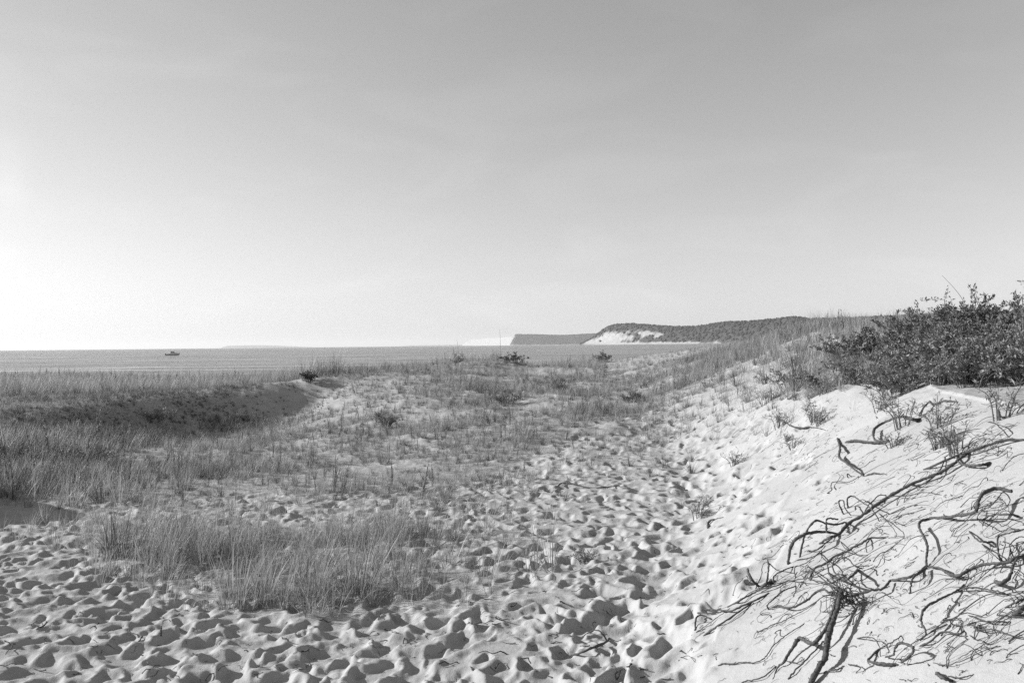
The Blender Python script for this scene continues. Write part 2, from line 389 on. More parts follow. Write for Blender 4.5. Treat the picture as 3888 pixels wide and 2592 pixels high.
FX = np.concatenate([FX[_old] + rng.normal(0, .08, len(_old)), FX]); FY = np.concatenate([FY[_old] + rng.normal(0, .08, len(_old)), FY]); NOLD = len(_old)
hdg = rng.normal(0.15, .55, len(FX)) + np.where(rng.uniform(size=len(FX)) < .25, 1.2, 0)
for q in range(len(FX)):
    x0, y0 = FX[q], FY[q]; r0 = math.hypot(x0, y0); t0 = math.atan2(x0, y0)
    onslope = x0 > np.interp(y0, _Y, [-2., 0, .4, 1.17, 2.07, 2.7, 2.9, 3., 3.4, 5, 7, 9]) - .5
    big = rng.choice([.6, .9, 1.2, 1.6], p=[.25, .35, .27, .13]) * rng.uniform(.85, 1.15) * (1.25 if r0 < 5.2 else 1.) * (1.25 if y0 > 18 else 1)
    L, Wd = .077 * big * rng.uniform(.85, 1.2), .050 * big * rng.uniform(.85, 1.4)
    dep = rng.uniform(.022, .052) * min(big, 1.2) * (1.25 if onslope else 1.)
    if q < NOLD: L, Wd, dep = L * 1.45, Wd * 1.5, dep * .5
    ext = L * 2.1
    i0, i1 = np.searchsorted(RR, (r0 - ext, r0 + ext)); j0, j1 = np.searchsorted(AZ, (t0 - ext / r0, t0 + ext / r0))
    if i1 - i0 < 2 or j1 - j0 < 2: continue
    X = GX[i0:i1, j0:j1] - x0; Y = GY[i0:i1, j0:j1] - y0; Z = GZ[i0:i1, j0:j1]
    c, s = math.cos(hdg[q]), math.sin(hdg[q]); U = (X * s + Y * c) / L; Vv = (X * c - Y * s) / Wd
    wob = 1 + .16 * np.sin(3 * np.arctan2(Vv, U) + q) + .08 * np.sin(5 * np.arctan2(Vv, U) + 2.3 * q) + .10 * pnoise(X * 22 + q, Y * 22)
    rr = np.sqrt(U * U + Vv * Vv) * wob
    zc = GZ[(i0 + i1) // 2, (j0 + j1) // 2]; gx = np.gradient(Z, axis=0).mean()
    w = 1 - sstep(.50, 1.08, rr)
    wl_ = .55 * w
    mean = (Z * (rr < 1.2)).sum() / max(1, (rr < 1.2).sum())
    Zb = GB[i0:i1, j0:j1]
    floor_ = Zb + (mean - Zb.mean()) * .35 - dep * (.8 + .2 * U)      # toe digs deeper
    Zn = Z * (1 - w) + floor_ * w
    rim = np.exp(-((rr - 1.26) / .22) ** 2) * ((1 + .6 * np.clip(-U, -1, 1)) * dep * .16 if not onslope else (.5 + .9 * np.clip(-X / L, 0, 1)) * dep * .26)
    GZ[i0:i1, j0:j1] = Zn + rim * np.clip(1 - (Zn - Zb) / .035, 0, 1)
# soften the sharpest creases a little, as dry sand slumps
for _ in range(1):
    S = GZ.copy(); S[1:-1, 1:-1] = .5 * GZ[1:-1, 1:-1] + .125 * (GZ[:-2, 1:-1] + GZ[2:, 1:-1] + GZ[1:-1, :-2] + GZ[1:-1, 2:]); GZ = S
# small lumps of sand caught round plants
cv, _, _, gD = cover(GX.ravel(), GY.ravel(), GZ.ravel()); cv = cv.reshape(GX.shape)
GZ += np.clip(cv, 0, 1) * .03 * sstep(5, 9, RR)[:, None] * fbm(GX * 4.1, GY * 4.1, 3)

nR, nA = GX.shape
idx = np.arange(nR * nA).reshape(nR, nA)
quads = np.stack([idx[:-1, :-1], idx[:-1, 1:], idx[1:, 1:], idx[1:, :-1]], -1).reshape(-1, 4)[:, ::-1]
V = np.stack([GX, GY, GZ], -1).reshape(-1, 3)
V = np.vstack([V, [0, 0, GZ[0].mean()]]); hub = len(V) - 1
fan = np.array([(idx[0, j + 1], idx[0, j], hub) for j in range(nA - 1)])
me = mesh_np('sand_dunes', V, [quads, fan])
a = me.attributes.new('litter', 'FLOAT', 'POINT'); a.data.foreach_set('value', np.append(np.clip(cv.ravel(), 0, 1), 0).astype(np.float32))
terrain = tag(obj('ground', me, M_SAND), 'pale dune sand pocked with footprints', None, None, 'structure')

# ------------------------------------------------------------------ the lake
def make_water():
    m, nt, out = new_mat('lake_water'); co = objco(nt)
    mp = N_(nt, 'ShaderNodeMapping'); mp.inputs['Scale'].default_value = (.35, 1., 1.); nt.links.new(co, mp.inputs[0])
    h1 = noise(nt, .9, 5, .6, mp.outputs[0], .3); h2 = noise(nt, .13, 3, .55, mp.outputs[0], .2)
    h = mth(nt, 'ADD', mth(nt, 'MULTIPLY', h1, .5), mth(nt, 'MULTIPLY', h2, 2.6))
    mp2 = N_(nt, 'ShaderNodeMapping'); mp2.inputs['Scale'].default_value = (.012, .11, 1.); nt.links.new(co, mp2.inputs[0])
    stk = noise(nt, 1., 7, .72, mp2.outputs[0], .4)
    b = bsdf(nt, out, ramp(nt, noise(nt, .02, 5, .7, mp.outputs[0]), [(.35, .15), (.65, .28)]), .2, .5, bump(nt, h, 1.6, 1.)); b.inputs['IOR'].default_value = 1.33; nt.links.new(ramp(nt, stk, [(.38, .06), (.62, .42)]), b.inputs['Roughness'])
    return m
wr = np.concatenate([[20.], np.geomspace(40, 60000, 60)]); wa = np.linspace(-np.pi, np.pi, 97)
WX = wr[:, None] * np.sin(wa); WY = wr[:, None] * np.cos(wa)
wi = np.arange(WX.size).reshape(WX.shape)
obj('lake_water', mesh_np('lake_water', np.stack([WX, WY, np.full_like(WX, WATER)], -1).reshape(-1, 3),
    np.stack([wi[:-1, :-1], wi[1:, :-1], wi[1:, 1:], wi[:-1, 1:]], -1).reshape(-1, 4)), make_water(), kind='structure')

# ------------------------------------------------------------------ far shores
def make_bluff():
    m, nt, out = new_mat('bluff_ground'); co = objco(nt)
    s = attr(nt, 'shade'); n = noise(nt, .03, 5, .65, co)
    mk = ramp(nt, mth(nt, 'ADD', s, mth(nt, 'MULTIPLY', mth(nt, 'SUBTRACT', n, .5), 1.5)), [(.38, 0.), (.72, 1.)])
    bsdf(nt, out, mixv(nt, mk, ramp(nt, noise(nt, .02, 5, .7, co), [(.3, .04), (.7, .085)]), ramp(nt, noise(nt, .05, 4, .7, co), [(.3, .24), (.7, .40)])), .95, .1); return m
M_BLUFF = make_bluff()
M_WOOD = plain('far_forest', .05, .9, .1, .35, .05)
def headland(name, prof, Dl, Dr, sandfn, wood=None, depth=420, label=None):
    """prof: skyline (px, py) from left to right; the shore runs from depth Dl (left end) to Dr (right end)"""
    prof = np.array(prof, float); n = 160; m = 26
    px = np.linspace(prof[0, 0], prof[-1, 0], n); py = np.interp(px, prof[:, 0], prof[:, 1])
    t = np.linspace(0, 1, n); D = 1 / (1 / Dl + (1 / Dr - 1 / Dl) * t) if not callable(Dl) else Dl(px)
    base = at(px, horizon(px), D); base[:, 2] = WATER - 1
    top = at(px, py, D + depth * .5); H = np.maximum(top[:, 2] - WATER, 1.)
    v = np.linspace(0, 1, m); rows = []; sh = []
    for q in range(m):
        s = v[q]
        D2 = D + depth * s; p = at(px, horizon(px), D2)
        prof_z = np.interp(s, [0, .05, .3, .5, 1], [0, .06, .70, 1., .98])
        g = fbm(px * .02 + 3, np.full(n, s * 2.), 4)
        z = WATER - .5 + H * prof_z * (1 + .10 * g * (s > .02) * (s < .45))
        rows.append(np.stack([p[:, 0], p[:, 1], z], -1)); sh.append(sandfn(px, np.full(n, prof_z if s <= .5 else 1.)))
    P = np.array(rows); back = P[-1].copy(); back[:, 2] = WATER - 2
    P = np.concatenate([P, back[None]]); sh.append(np.zeros(n))
    ii = np.arange(P.shape[0] * n).reshape(-1, n)
    F = np.stack([ii[:-1, :-1], ii[:-1, 1:], ii[1:, 1:], ii[1:, :-1]], -1).reshape(-1, 4)
    o = obj(name, mesh_np(name, P.reshape(-1, 3), F, True, np.array(sh).ravel()), M_BLUFF, kind='structure')
    if label: o['label'] = label
    if wood:
        ico = ico_np(); Sh = np.array(sh)[:-1]
        a = rng.uniform(0, n - 1.01, wood); b = rng.uniform(0, m - 1.01, wood); a0 = a.astype(int); b0 = b.astype(int)
        keep = Sh[b0, a0] + .45 * fbm(a * .35, b * .8, 3) < .45
        a, b, a0, b0 = a[keep], b[keep], a0[keep], b0[keep]; fa = (a - a0)[:, None]; fb = (b - b0)[:, None]
        pt = (P[b0, a0] * (1 - fa) + P[b0, a0 + 1] * fa) * (1 - fb) + (P[b0 + 1, a0] * (1 - fa) + P[b0 + 1, a0 + 1] * fa) * fb
        ok_ = pt[:, 2] > WATER + 6; pt = pt[ok_]; k = len(pt)
        sc = rng.uniform(4.5, 10, (k, 1, 1)) * (1.5 if callable(Dl) else 1.) * np.array([1, 1, 1.0]); iv, if_ = ico
        VV = pt[:, None] + iv[None] * sc * (1 + .2 * rng.normal(size=(k, len(iv), 1)))
        FF = (if_[None] + (np.arange(k) * len(iv))[:, None, None]).reshape(-1, 3)
        obj(name + '_forest', mesh_np(name + '_forest', VV.reshape(-1, 3), FF, False), M_WOOD, kind='stuff')
    return o
def ico_np():
    t = (1 + 5 ** .5) / 2
    v = np.array([(-1, t, 0), (1, t, 0), (-1, -t, 0), (1, -t, 0), (0, -1, t), (0, 1, t), (0, -1, -t), (0, 1, -t), (t, 0, -1), (t, 0, 1), (-t, 0, -1), (-t, 0, 1)]) / math.hypot(1, t)
    f = np.array([(0, 11, 5), (0, 5, 1), (0, 1, 7), (0, 7, 10), (0, 10, 11), (1, 5, 9), (5, 11, 4), (11, 10, 2), (10, 7, 6), (7, 1, 8), (3, 9, 4), (3, 4, 2), (3, 2, 6), (3, 6, 8), (3, 8, 9), (4, 9, 5), (2, 4, 11), (6, 2, 10), (8, 6, 7), (9, 8, 1)])
    return v, f
def sand_near(px, h):
    s = .95 * np.exp(-((px - 2310) / 75) ** 2 - ((h - .35) / .4) ** 2) + .85 * np.exp(-((px - 2470) / 70) ** 2 - ((h - .55) / .2) ** 2) + .7 * np.exp(-((px - 2235) / 30) ** 2) * (h < .9)
    s += .55 * np.exp(-((px - 2560) / 120) ** 2) * (h < .22) + .40 * (h < .09) + .30 * np.exp(-((px - 2390) / 60) ** 2) * (h < .4) + .3 * np.exp(-((px - 2720 - 40 * h) / 14) ** 2)
    s += .22 * fbm(px * .03 - h * .6, h * 2.5 + 4, 3)
    return np.clip(s, 0, 1.1)
headland('near_bluff', [(2205, 1305), (2225, 1297), (2250, 1283), (2290, 1252), (2312, 1239), (2340, 1232), (2400, 1229), (2440, 1232), (2500, 1237), (2560, 1240), (2640, 1241), (2700, 1232), (2760, 1222), (2850, 1220), (2960, 1211), (3005, 1202), (3040, 1206), (3080, 1212), (3300, 1205), (3600, 1190), (4300, 1180)],
         5200, 2600, sand_near, 6000, 420, 'wooded bluff with bare sandy face above the lake')
def sand_mid(px, h): return np.where(px < 1932 + 26 * h, 1.1, .0) + (h < .05) * .6
headland('middle_bluff', [(1755, 1306), (1780, 1293), (1795, 1288), (1840, 1283), (1870, 1282), (1900, 1281), (1940, 1277), (1956, 1270), (2000, 1270), (2050, 1271), (2100, 1273), (2150, 1273), (2200, 1270), (2260, 1267), (2340, 1268), (2500, 1272)],
         lambda px: np.interp(px, [1755, 1945, 2500], [17500, 12600, 12000]), None, sand_mid, 5000, 700, 'farther headland with pale sand bluff at its tip')
headland('far_island', [(838, 1322), (846, 1317), (862, 1313), (900, 1311), (970, 1310), (1060, 1312), (1150, 1316), (1215, 1318.5)], 32000, 30000, lambda px, h: 0 * px, None, 2000, 'faint low island on the horizon')
headland('low_far_shore', [(1510, 1315), (1560, 1311), (1640, 1310), (1720, 1309), (1800, 1308.5), (1900, 1308)], 34000, 30000, lambda px, h: 0 * px, None, 2000, 'very faint low shore on the horizon')

# ------------------------------------------------------------------ grass
def blade(acc, p, az, L, lean, curl, w, shade, segs=4):
    s = np.linspace(0, 1, segs + 1); ang = lean + curl * s ** 1.5
    dz = np.cos(ang) * L / segs; dr = np.sin(ang) * L / segs
    r = np.concatenate([[0], np.cumsum(dr)[:-1]]); z = np.concatenate([[0], np.cumsum(dz)[:-1]])
    c = p + np.stack([np.sin(az) * r, np.cos(az) * r, z], -1)
    ww = w * (1 - s ** 1.8) * .5 + w * .04; ta = az + np.pi / 2 + .7 * np.sin(7 * az)
    side = np.array([np.sin(ta), np.cos(ta), 0]) * ww[:, None]
    V = np.concatenate([c - side, c + side]); n = segs + 1; i = np.arange(segs)
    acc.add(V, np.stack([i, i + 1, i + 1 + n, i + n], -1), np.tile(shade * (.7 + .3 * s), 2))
def tuft_mesh(name, n, H, spread, lean, w, wind=.12, dead=.2):
    acc = Acc()
    for k in range(n):
        az = rng.uniform(0, 2 * np.pi); rr = spread * math.sqrt(rng.uniform()); p = np.array([math.sin(az) * rr, math.cos(az) * rr, -.02])
        L = H * rng.uniform(.45, 1.1); le = abs(rng.normal(0, lean)) + .05; cu = rng.uniform(.1, .7)
        if rng.uniform() < dead: cu += .9; L *= .8
        v = np.array([math.sin(az) * math.sin(le) + wind, math.cos(az) * math.sin(le)]); az2 = math.atan2(v[0], v[1])
        blade(acc, p, az2, L, min(1.2, float(np.hypot(*v))), cu, w * rng.uniform(.7, 1.3), float(np.clip(rng.normal(.5, .28), 0, 1)))
    return acc.mesh(name)
def plume_mesh(name, H, n=1):
    """dry flower stalk with a narrow feathery head"""
    acc = Acc()
    for q in range(n):
        o = np.array([rng.normal(0, .03), rng.normal(0, .03), 0]) * (n > 1); h = H * rng.uniform(.7, 1.05); le = rng.normal(0, .06)
        P = np.stack([o[0] + le * h * np.linspace(0, 1, 6) ** 1.6, np.full(6, o[1]), np.linspace(-.02, h, 6)], -1)
        tube(acc, P, np.linspace(.005, .002, 6) * H / .6, 4, .4, cap=False)
        for k in range(70):
            t = rng.uniform(.22, 1); az = rng.uniform(0, 2 * np.pi); p = np.array([o[0] + le * h * t ** 1.6, o[1], h * t])
            blade(acc, p, az, h * .13 * (1.25 - t) * rng.uniform(.6, 1.3), rng.uniform(.2, .7), -.2, .010 * h / .6, rng.uniform(.2, 1), 2)
    return acc.mesh(name)
PROTO = bpy.data.collections.new('grass_sources')           # not linked to the scene: sources of the scattered grass only
def proto(me, mat, k):
    me.materials.append(mat); o = bpy.data.objects.new('%02d_%s' % (k, me.name), me); PROTO.objects.link(o)
pk = 0
for v in range(5): proto(tuft_mesh('tall', 32, 1., .11, .36, .010), M_GRASS, pk); pk += 1              # 0-4 full tuft, unit height
for v in range(4): proto(tuft_mesh('sparse', 10, 1., .13, .42, .011, .14, .35), M_GRASS, pk); pk += 1             # 5-8 thin tuft
for v in range(3): proto(tuft_mesh('low', 24, .75, .30, .75, .014, .1, .5), M_GRASS, pk); pk += 1      # 9-11 low spreading
for v in range(3): proto(tuft_mesh('dark', 34, .9, .14, .42, .016), M_GRASSD, pk); pk += 1             # 12-14 dark green
for v in range(3): proto(plume_mesh('plume', 1.0, 1 + v), M_PLUME, pk); pk += 1                        # 15-17 dry plume

def scatter(name, P, rot, scl, pick, label=None):
    me = bpy.data.meshes.new(name); me.vertices.add(len(P)); me.vertices.foreach_set('co', P.astype(np.float32).ravel())
    for nm, ty, val, key in (('rot', 'FLOAT_VECTOR', rot, 'vector'), ('scl', 'FLOAT_VECTOR', scl, 'vector'), ('pick', 'INT', pick, 'value')):
        at_ = me.attributes.new(nm, ty, 'POINT'); at_.data.foreach_set(key, np.ascontiguousarray(val, np.int32 if ty == 'INT' else np.float32).ravel())
    o = obj(name, me, kind='stuff')
    if label: o['label'] = label
    g = bpy.data.node_groups.new(name, 'GeometryNodeTree')
    g.interface.new_socket('Geometry', in_out='INPUT', socket_type='NodeSocketGeometry'); g.interface.new_socket('Geometry', in_out='OUTPUT', socket_type='NodeSocketGeometry')
    gi = g.nodes.new('NodeGroupInput'); go = g.nodes.new('NodeGroupOutput')
    mp = g.nodes.new('GeometryNodeMeshToPoints'); ip = g.nodes.new('GeometryNodeInstanceOnPoints'); ci = g.nodes.new('GeometryNodeCollectionInfo')
    ci.inputs['Collection'].default_value = PROTO; ci.inputs['Separate Children'].default_value = True; ci.inputs['Reset Children'].default_value = True
    def na(nm, ty):
        n = g.nodes.new('GeometryNodeInputNamedAttribute'); n.data_type = ty; n.inputs['Name'].default_value = nm
        return [s for s in n.outputs if s.enabled][0]
    er = g.nodes.new('FunctionNodeEulerToRotation'); L = g.links.new
    L(gi.outputs[0], mp.inputs['Mesh']); L(mp.outputs[0], ip.inputs['Points']); L(ci.outputs[0], ip.inputs['Instance']); ip.inputs['Pick Instance'].default_value = True
    L(na('pick', 'INT'), ip.inputs['Instance Index']); L(na('rot', 'FLOAT_VECTOR'), er.inputs[0]); L(er.outputs[0], ip.inputs['Rotation']); L(na('scl', 'FLOAT_VECTOR'), ip.inputs['Scale'])
    L(ip.outputs[0], go.inputs[0]); md = o.modifiers.new('scatter', 'NODES'); md.node_group = g
    return o
def zrot(n, tilt=.12): return np.stack([rng.normal(0, tilt, n), rng.normal(0, tilt, n), rng.uniform(-.9, .9, n)], -1)

def sample(n, xr, yr):
    x = rng.uniform(*xr, n); y = rng.uniform(*yr, n); z = ground(x, y); return x, y, z
def clump(x, y, s, seed): return np.clip(.5 + .9 * fbm(x * s + seed, y * s - seed, 3), 0, 1.4)

# (1) the stand of marram in the foreground
x, y, z = sample(9000, (-7, 3), (4.6, 9.)); c, px, py, D = cover(x, y, z)
k = (rng.uniform(size=len(x)) < c * (.12 + 1.0 * clump(x, y, 1.3, 3) ** 1.3) * 1.05) & (py > 1930) & (py < 2370)
x, y, z, px, py = x[k], y[k], z[k], px[k], py[k]; n = len(x)
h = rng.uniform(.18, .44, n) * (.65 + .45 * clump(x, y, .8, 9)); pick = rng.choice([0, 1, 2, 3, 4, 5, 6, 7, 8, 9], n, p=[.07] * 5 + [.14] * 4 + [.09])
scatter('marram_grass', np.stack([x, y, z], -1), zrot(n), np.stack([h * .8, h * .8, h], -1), pick, 'stand of marram grass in the footprinted sand')
# (2) hollow, flat and dune flank
x, y, z = sample(120000, (-16, 16), (8., 27.)); c, px, py, D = cover(x, y, z)
k = (rng.uniform(size=len(x)) < c * clump(x, y, .55, 5) * .85) & (py < 1945) & (px > -300) & (px < 4100)
x, y, z, px, py, D = [q[k] for q in (x, y, z, px, py, D)]; n = len(x)
lush = sstep(900, 100, px) * sstep(1600, 1720, py) + .6 * sstep(2200, 2700, px) * sstep(1600, 1450, py)
h = rng.uniform(.12, .26, n) * (1 + 1.1 * lush) * (.7 + .6 * clump(x, y, .4, 2))
u = rng.uniform(size=n); pick = np.where(u < .30, rng.integers(5, 9, n), np.where(u < .55, rng.integers(9, 12, n), np.where(u < .80, rng.integers(0, 5, n), np.where(u < .92, rng.integers(12, 15, n), rng.integers(15, 18, n)))))
h = np.where(pick >= 15, h * np.where(px > 2300, .8, 1.4), h)
h = np.where((px < 1150) & (D > np.interp(px, [0, 400, 700, 1000, 1150], [15, 17.8, 19.8, 21.8, 23])), h * .7, h)
bank = (px < 1050) & (py > 1470) & (py < 1610)
pick = np.where(bank & (rng.uniform(size=n) < np.where((px > 250) & (px < 780), .6, .25)), rng.integers(12, 15, n), pick)
scatter('dune_grass', np.stack([x, y, z], -1), zrot(n), np.stack([h, h, h], -1), pick, 'short dune grass spread over the hollow and flank')
# low thatch between the tufts
x, y, z = sample(150000, (-16, 12), (8.5, 27.)); c, px, py, D = cover(x, y, z)
k = (rng.uniform(size=len(x)) < c * (.4 + .6 * clump(x, y, .7, 21)) * .55) & (py < 1930) & (px > -300) & (px < 3200)
x, y, z, px, py, D = [q[k] for q in (x, y, z, px, py, D)]; n = len(x); h = rng.uniform(.07, .15, n); u = rng.uniform(size=n)
pick = np.where(u < .5, rng.integers(9, 12, n), np.where(u < .85, rng.integers(5, 9, n), rng.integers(12, 15, n)))
scatter('grass_thatch', np.stack([x, y, z], -1), zrot(n), np.stack([h * 1.3, h * 1.3, h], -1), pick, 'fine short grass thatch covering the hollow floor')
# (3) ridge tops, the far flank and the tall strip by the lake
x, y, z = sample(110000, (-48, 34), (26., 66.)); c, px, py, D = cover(x, y, z)
k = (rng.uniform(size=len(x)) < c * (.35 + .65 * clump(x, y, .25, 8)) * .8) & (px > -300) & (px < 3500)
x, y, z, px, py, D = [q[k] for q in (x, y, z, px, py, D)]; n = len(x)
tall = np.where(px < 1900, 1.15, .62); h = rng.uniform(.38, .72, n) * tall * (.75 + .5 * clump(x, y, .2, 4))
h *= np.where((px > 2300), .6, 1.); h *= np.where((px < 1150) & (D < 28), .7, 1.)
h *= np.where((px > 1300) & (px < 2100) & (D < 33), .55, 1)
u = rng.uniform(size=n); pick = np.where(u < .62, rng.integers(0, 5, n), np.where(u < .74, rng.integers(5, 9, n), np.where(u < .90, rng.integers(15, 18, n), rng.integers(12, 15, n))))
h = np.where((pick >= 15) & ((D < 34) | (px > 2300)), h * .6, h)
scatter('lakeside_grass', np.stack([x, y, z], -1), zrot(n), np.stack([h, h, h], -1), pick, 'tall pale grass along the lake edge behind the ridge')

# ------------------------------------------------------------------ air
HZ = bpy.data.materials.new('haze_air'); HZ.use_nodes = True; _nt = HZ.node_tree; _nt.nodes.clear()
_o = _nt.nodes.new('ShaderNodeOutputMaterial'); _v = _nt.nodes.new('ShaderNodeVolumePrincipled')
_v.inputs['Color'].default_value = (.95, .95, .95, 1); _v.inputs['Density'].default_value = 3.6e-5; _v.inputs['Anisotropy'].default_value = .2
_nt.links.new(_v.outputs[0], _o.inputs['Volume'])
b = 62000.; z0, z1 = -8., 330.
hv = np.array([(sx * b, sy * b, zz) for zz in (z0, z1) for sx, sy in ((-1, -1), (1, -1), (1, 1), (-1, 1))])
obj('haze', mesh_np('haze', hv, np.array([(3, 2, 1, 0), (4, 5, 6, 7), (0, 1, 5, 4), (1, 2, 6, 5), (2, 3, 7, 6), (3, 0, 4, 7)]), False), HZ, kind='stuff')

# ------------------------------------------------------------------ motor boat on the lake
def build_boat():
    Db = 3.5 * FPX / 26.; c = at(np.array(655.), horizon(655) + 26, np.array(Db)); c[2] = WATER
    t = empty('motor_boat', c, 'small grey cabin motor boat with outboard engine out on the lake', 'boat')
    t.rotation_euler.z = R(-6); t.scale = (1.0,) * 3
    hullm = plain('boat_hull', .45, .35, .5, .1, 2); white = plain('boat_white', .75, .4, .5, .05, 2); dark = plain('boat_glass', .03, .1, .6, .1, 2); blk = plain('engine_cowl', .02, .4, .4, .1, 2); met = plain('boat_rail', .4, .3, .6, .1, 2)
    L = 7.0; n = 14; st = np.linspace(0, 1, n); acc = Acc(); rows = []
    for u in st:
        xk = -L / 2 + u * L; w = 1.2 * (1 - max(0, (u - .45) / .55) ** 2.2); sheer = .85 + .45 * u ** 2; keel = -.25 + .25 * max(0, (u - .7) / .3) ** 2
        rake = .55 * max(0, (u - .7) / .3)
        rows.append([(xk + rake * f, sgn * w * wf, keel + (sheer - keel) * f) for sgn, wf, f in ((1, 1., 1), (1, .93, .55), (1, .62, .2), (1, 0., 0), (-1, .62, .2), (-1, .93, .55), (-1, 1., 1))])
    P = np.array(rows); m = P.shape[1]; ii = np.arange(n * m).reshape(n, m)
    F = np.stack([ii[:-1, :-1], ii[1:, :-1], ii[1:, 1:], ii[:-1, 1:]], -1).reshape(-1, 4)
    acc.add(P.reshape(-1, 3), F); acc.add(P[0], [(0, 1, 5, 6), (1, 2, 4, 5)]); acc.add(P[0], [(2, 3, 4)])
    obj('hull', acc.mesh('hull'), hullm, t)
    dk = Acc(); top = P[:, 0].copy(); bot = P[:, 6].copy(); top[:, 2] -= np.where(st < .45, .45, .03); bot[:, 2] -= np.where(st < .45, .45, .03)
    V = np.concatenate([top * [1, .97, 1], bot * [1, .97, 1]]); i = np.arange(n - 1); dk.add(V, np.stack([i, i + 1, i + 1 + n, i + n], -1)); obj('deck', dk.mesh('deck', False), white, t)
    def bx(name, a, b_, mat, par, taper=0., rake=0.):
        (x0, y0, z0_), (x1, y1, z1_) = a, b_; acc = Acc()
        V = [(x0, y0, z0_), (x1, y0, z0_), (x1, y1, z0_), (x0, y1, z0_), (x0 + taper * .3, y0 + taper * .5, z1_), (x1 - taper - rake, y0 + taper * .5, z1_), (x1 - taper - rake, y1 - taper * .5, z1_), (x0 + taper * .3, y1 - taper * .5, z1_)]
        acc.add(V, [(3, 2, 1, 0), (4, 5, 6, 7), (0, 1, 5, 4), (1, 2, 6, 5), (2, 3, 7, 6), (3, 0, 4, 7)]); return obj(name, acc.mesh(name, False), mat, par)
    bx('cuddy', (.1, -.85, .85), (2.6, .85, 1.35), hullm, t, .25, .9)
    cab = bx('cabin', (-.7, -.85, .85), (1.0, .85, 2.0), hullm, t, .15, .35)
    bx('roof', (-.95, -.85, 2.003), (.75, .85, 2.09), white, t)
    for sgn in (-1, 1):
        bx('side_window', (-.45, sgn * .79 - .03, 1.40), (.55, sgn * .79 + .03, 1.88), dark, cab)
    bx('windshield', (.62, -.7, 1.42), (.86, .7, 1.92), dark, cab, .05, .1)
    bx('bulkhead', (-1.25, -.8, .8), (-1.1, .8, 1.55), white, t)
    bx('cockpit_seat', (-1.9, -.6, .75), (-1.65, .6, 1.45), white, t)
    eng = bx('outboard_engine', (-4.0, -.22, .35), (-3.55, .22, 1.25), blk, t, .1, .05); bx('engine_leg', (-3.85, -.07, -.4), (-3.6, .07, .345), blk, eng)
    a = Acc(); tube(a, catmull([(-1.0, .5, 2.05), (-1.25, .5, 2.7), (-1.6, .5, 3.5)], 6), .04, 5); obj('antenna', a.mesh('antenna'), met, t)
    a = Acc(); tube(a, catmull([(1.4, .72, 1.35), (2.4, .6, 1.55), (3.6, .18, 1.85), (3.95, 0, 1.9), (3.6, -.18, 1.85), (2.4, -.6, 1.55), (1.4, -.72, 1.35)], 24), .03, 5)
    rl = obj('bow_rail', a.mesh('bow_rail'), met, t)
    for x, y_, z_ in ((2.4, .6, 1.55), (3.6, .18, 1.85), (3.6, -.18, 1.85), (2.4, -.6, 1.55)):
        a = Acc(); tube(a, [(x, y_, z_ - .5), (x, y_, z_)], .025, 5); obj('rail_post', a.mesh('rail_post'), met, rl)
build_boat()

# ------------------------------------------------------------------ exposed roots on the sand face
def C5(p): p = np.asarray(p, float); return 2600 + .5689 * p[:, 0], 1700 + .5689 * p[:, 1]
def C4(p): p = np.asarray(p, float); return 2700 + .5051 * p[:, 0], 1000 + .5051 * p[:, 1]
def C6(p): p = np.asarray(p, float); return 1400 + .5689 * p[:, 0], 1700 + .5689 * p[:, 1]
def root_path(pts, lift, conv):
    px, py = conv(pts); n = len(px); k = np.linspace(0, 1, n)
    l = np.interp(k, np.linspace(0, 1, len(lift)), lift) if np.ndim(lift) else np.where((k == 0) | (k == 1), 0.0, lift)
    P, D = drop(px, py, l); return P, D
def root_mesh(acc, pts, r, lift=.012, conv=C5, stubs=0):
    P, D = root_path(pts, lift, conv); n = max(8, 5 * len(P)); Q = catmull(P, n); sc = .5689 if conv is not C4 else .5051
    Q += rng.normal(0, .0010, Q.shape)
    rr = np.interp(np.linspace(0, 1, n), np.linspace(0, 1, len(r)), r) if np.ndim(r) else np.linspace(r, r * .6, n)
    Dn = np.interp(np.linspace(0, 1, n), np.linspace(0, 1, len(D)), D); rad = rr * sc * Dn / FPX * .92
    tube(acc, Q, rad * (1 + .08 * rng.normal(size=n)), 7, .4, .10)
    for s in range(stubs):
        i = rng.integers(1, n - 2); d = rng.normal(0, 1, 3); d /= np.linalg.norm(d); q = Q[i] + d * rad[i] * .5
        tube(acc, [q, q + d * rad[i] * rng.uniform(.7, 1.4) + [0, 0, .004]], [rad[i] * .28, rad[i] * .08], 4, .4, cap=False)
    return Q
def root_thing(name, label, pieces, mat=M_ROOT, cat='root', group=None, conv=C5):
    """pieces: (part name, points, radius, lift, stubs)"""
    meshes = []
    for nm, pts, r, lift, st in pieces:
        a = Acc(); Q = root_mesh(a, pts, r, lift, conv, st); meshes.append((nm, a, Q))
    if len(meshes) == 1:
        o0 = meshes[0][2][0]; return tag(obj(name, meshes[0][1].mesh(name, True, o0), mat, None, o0), label, cat, group)
    o0 = meshes[0][2][0]; t = empty(name, o0, label, cat, group)
    for nm, a, Q in meshes: obj(nm, a.mesh(nm, True, o0), mat, t)
    return t
RT = root_thing
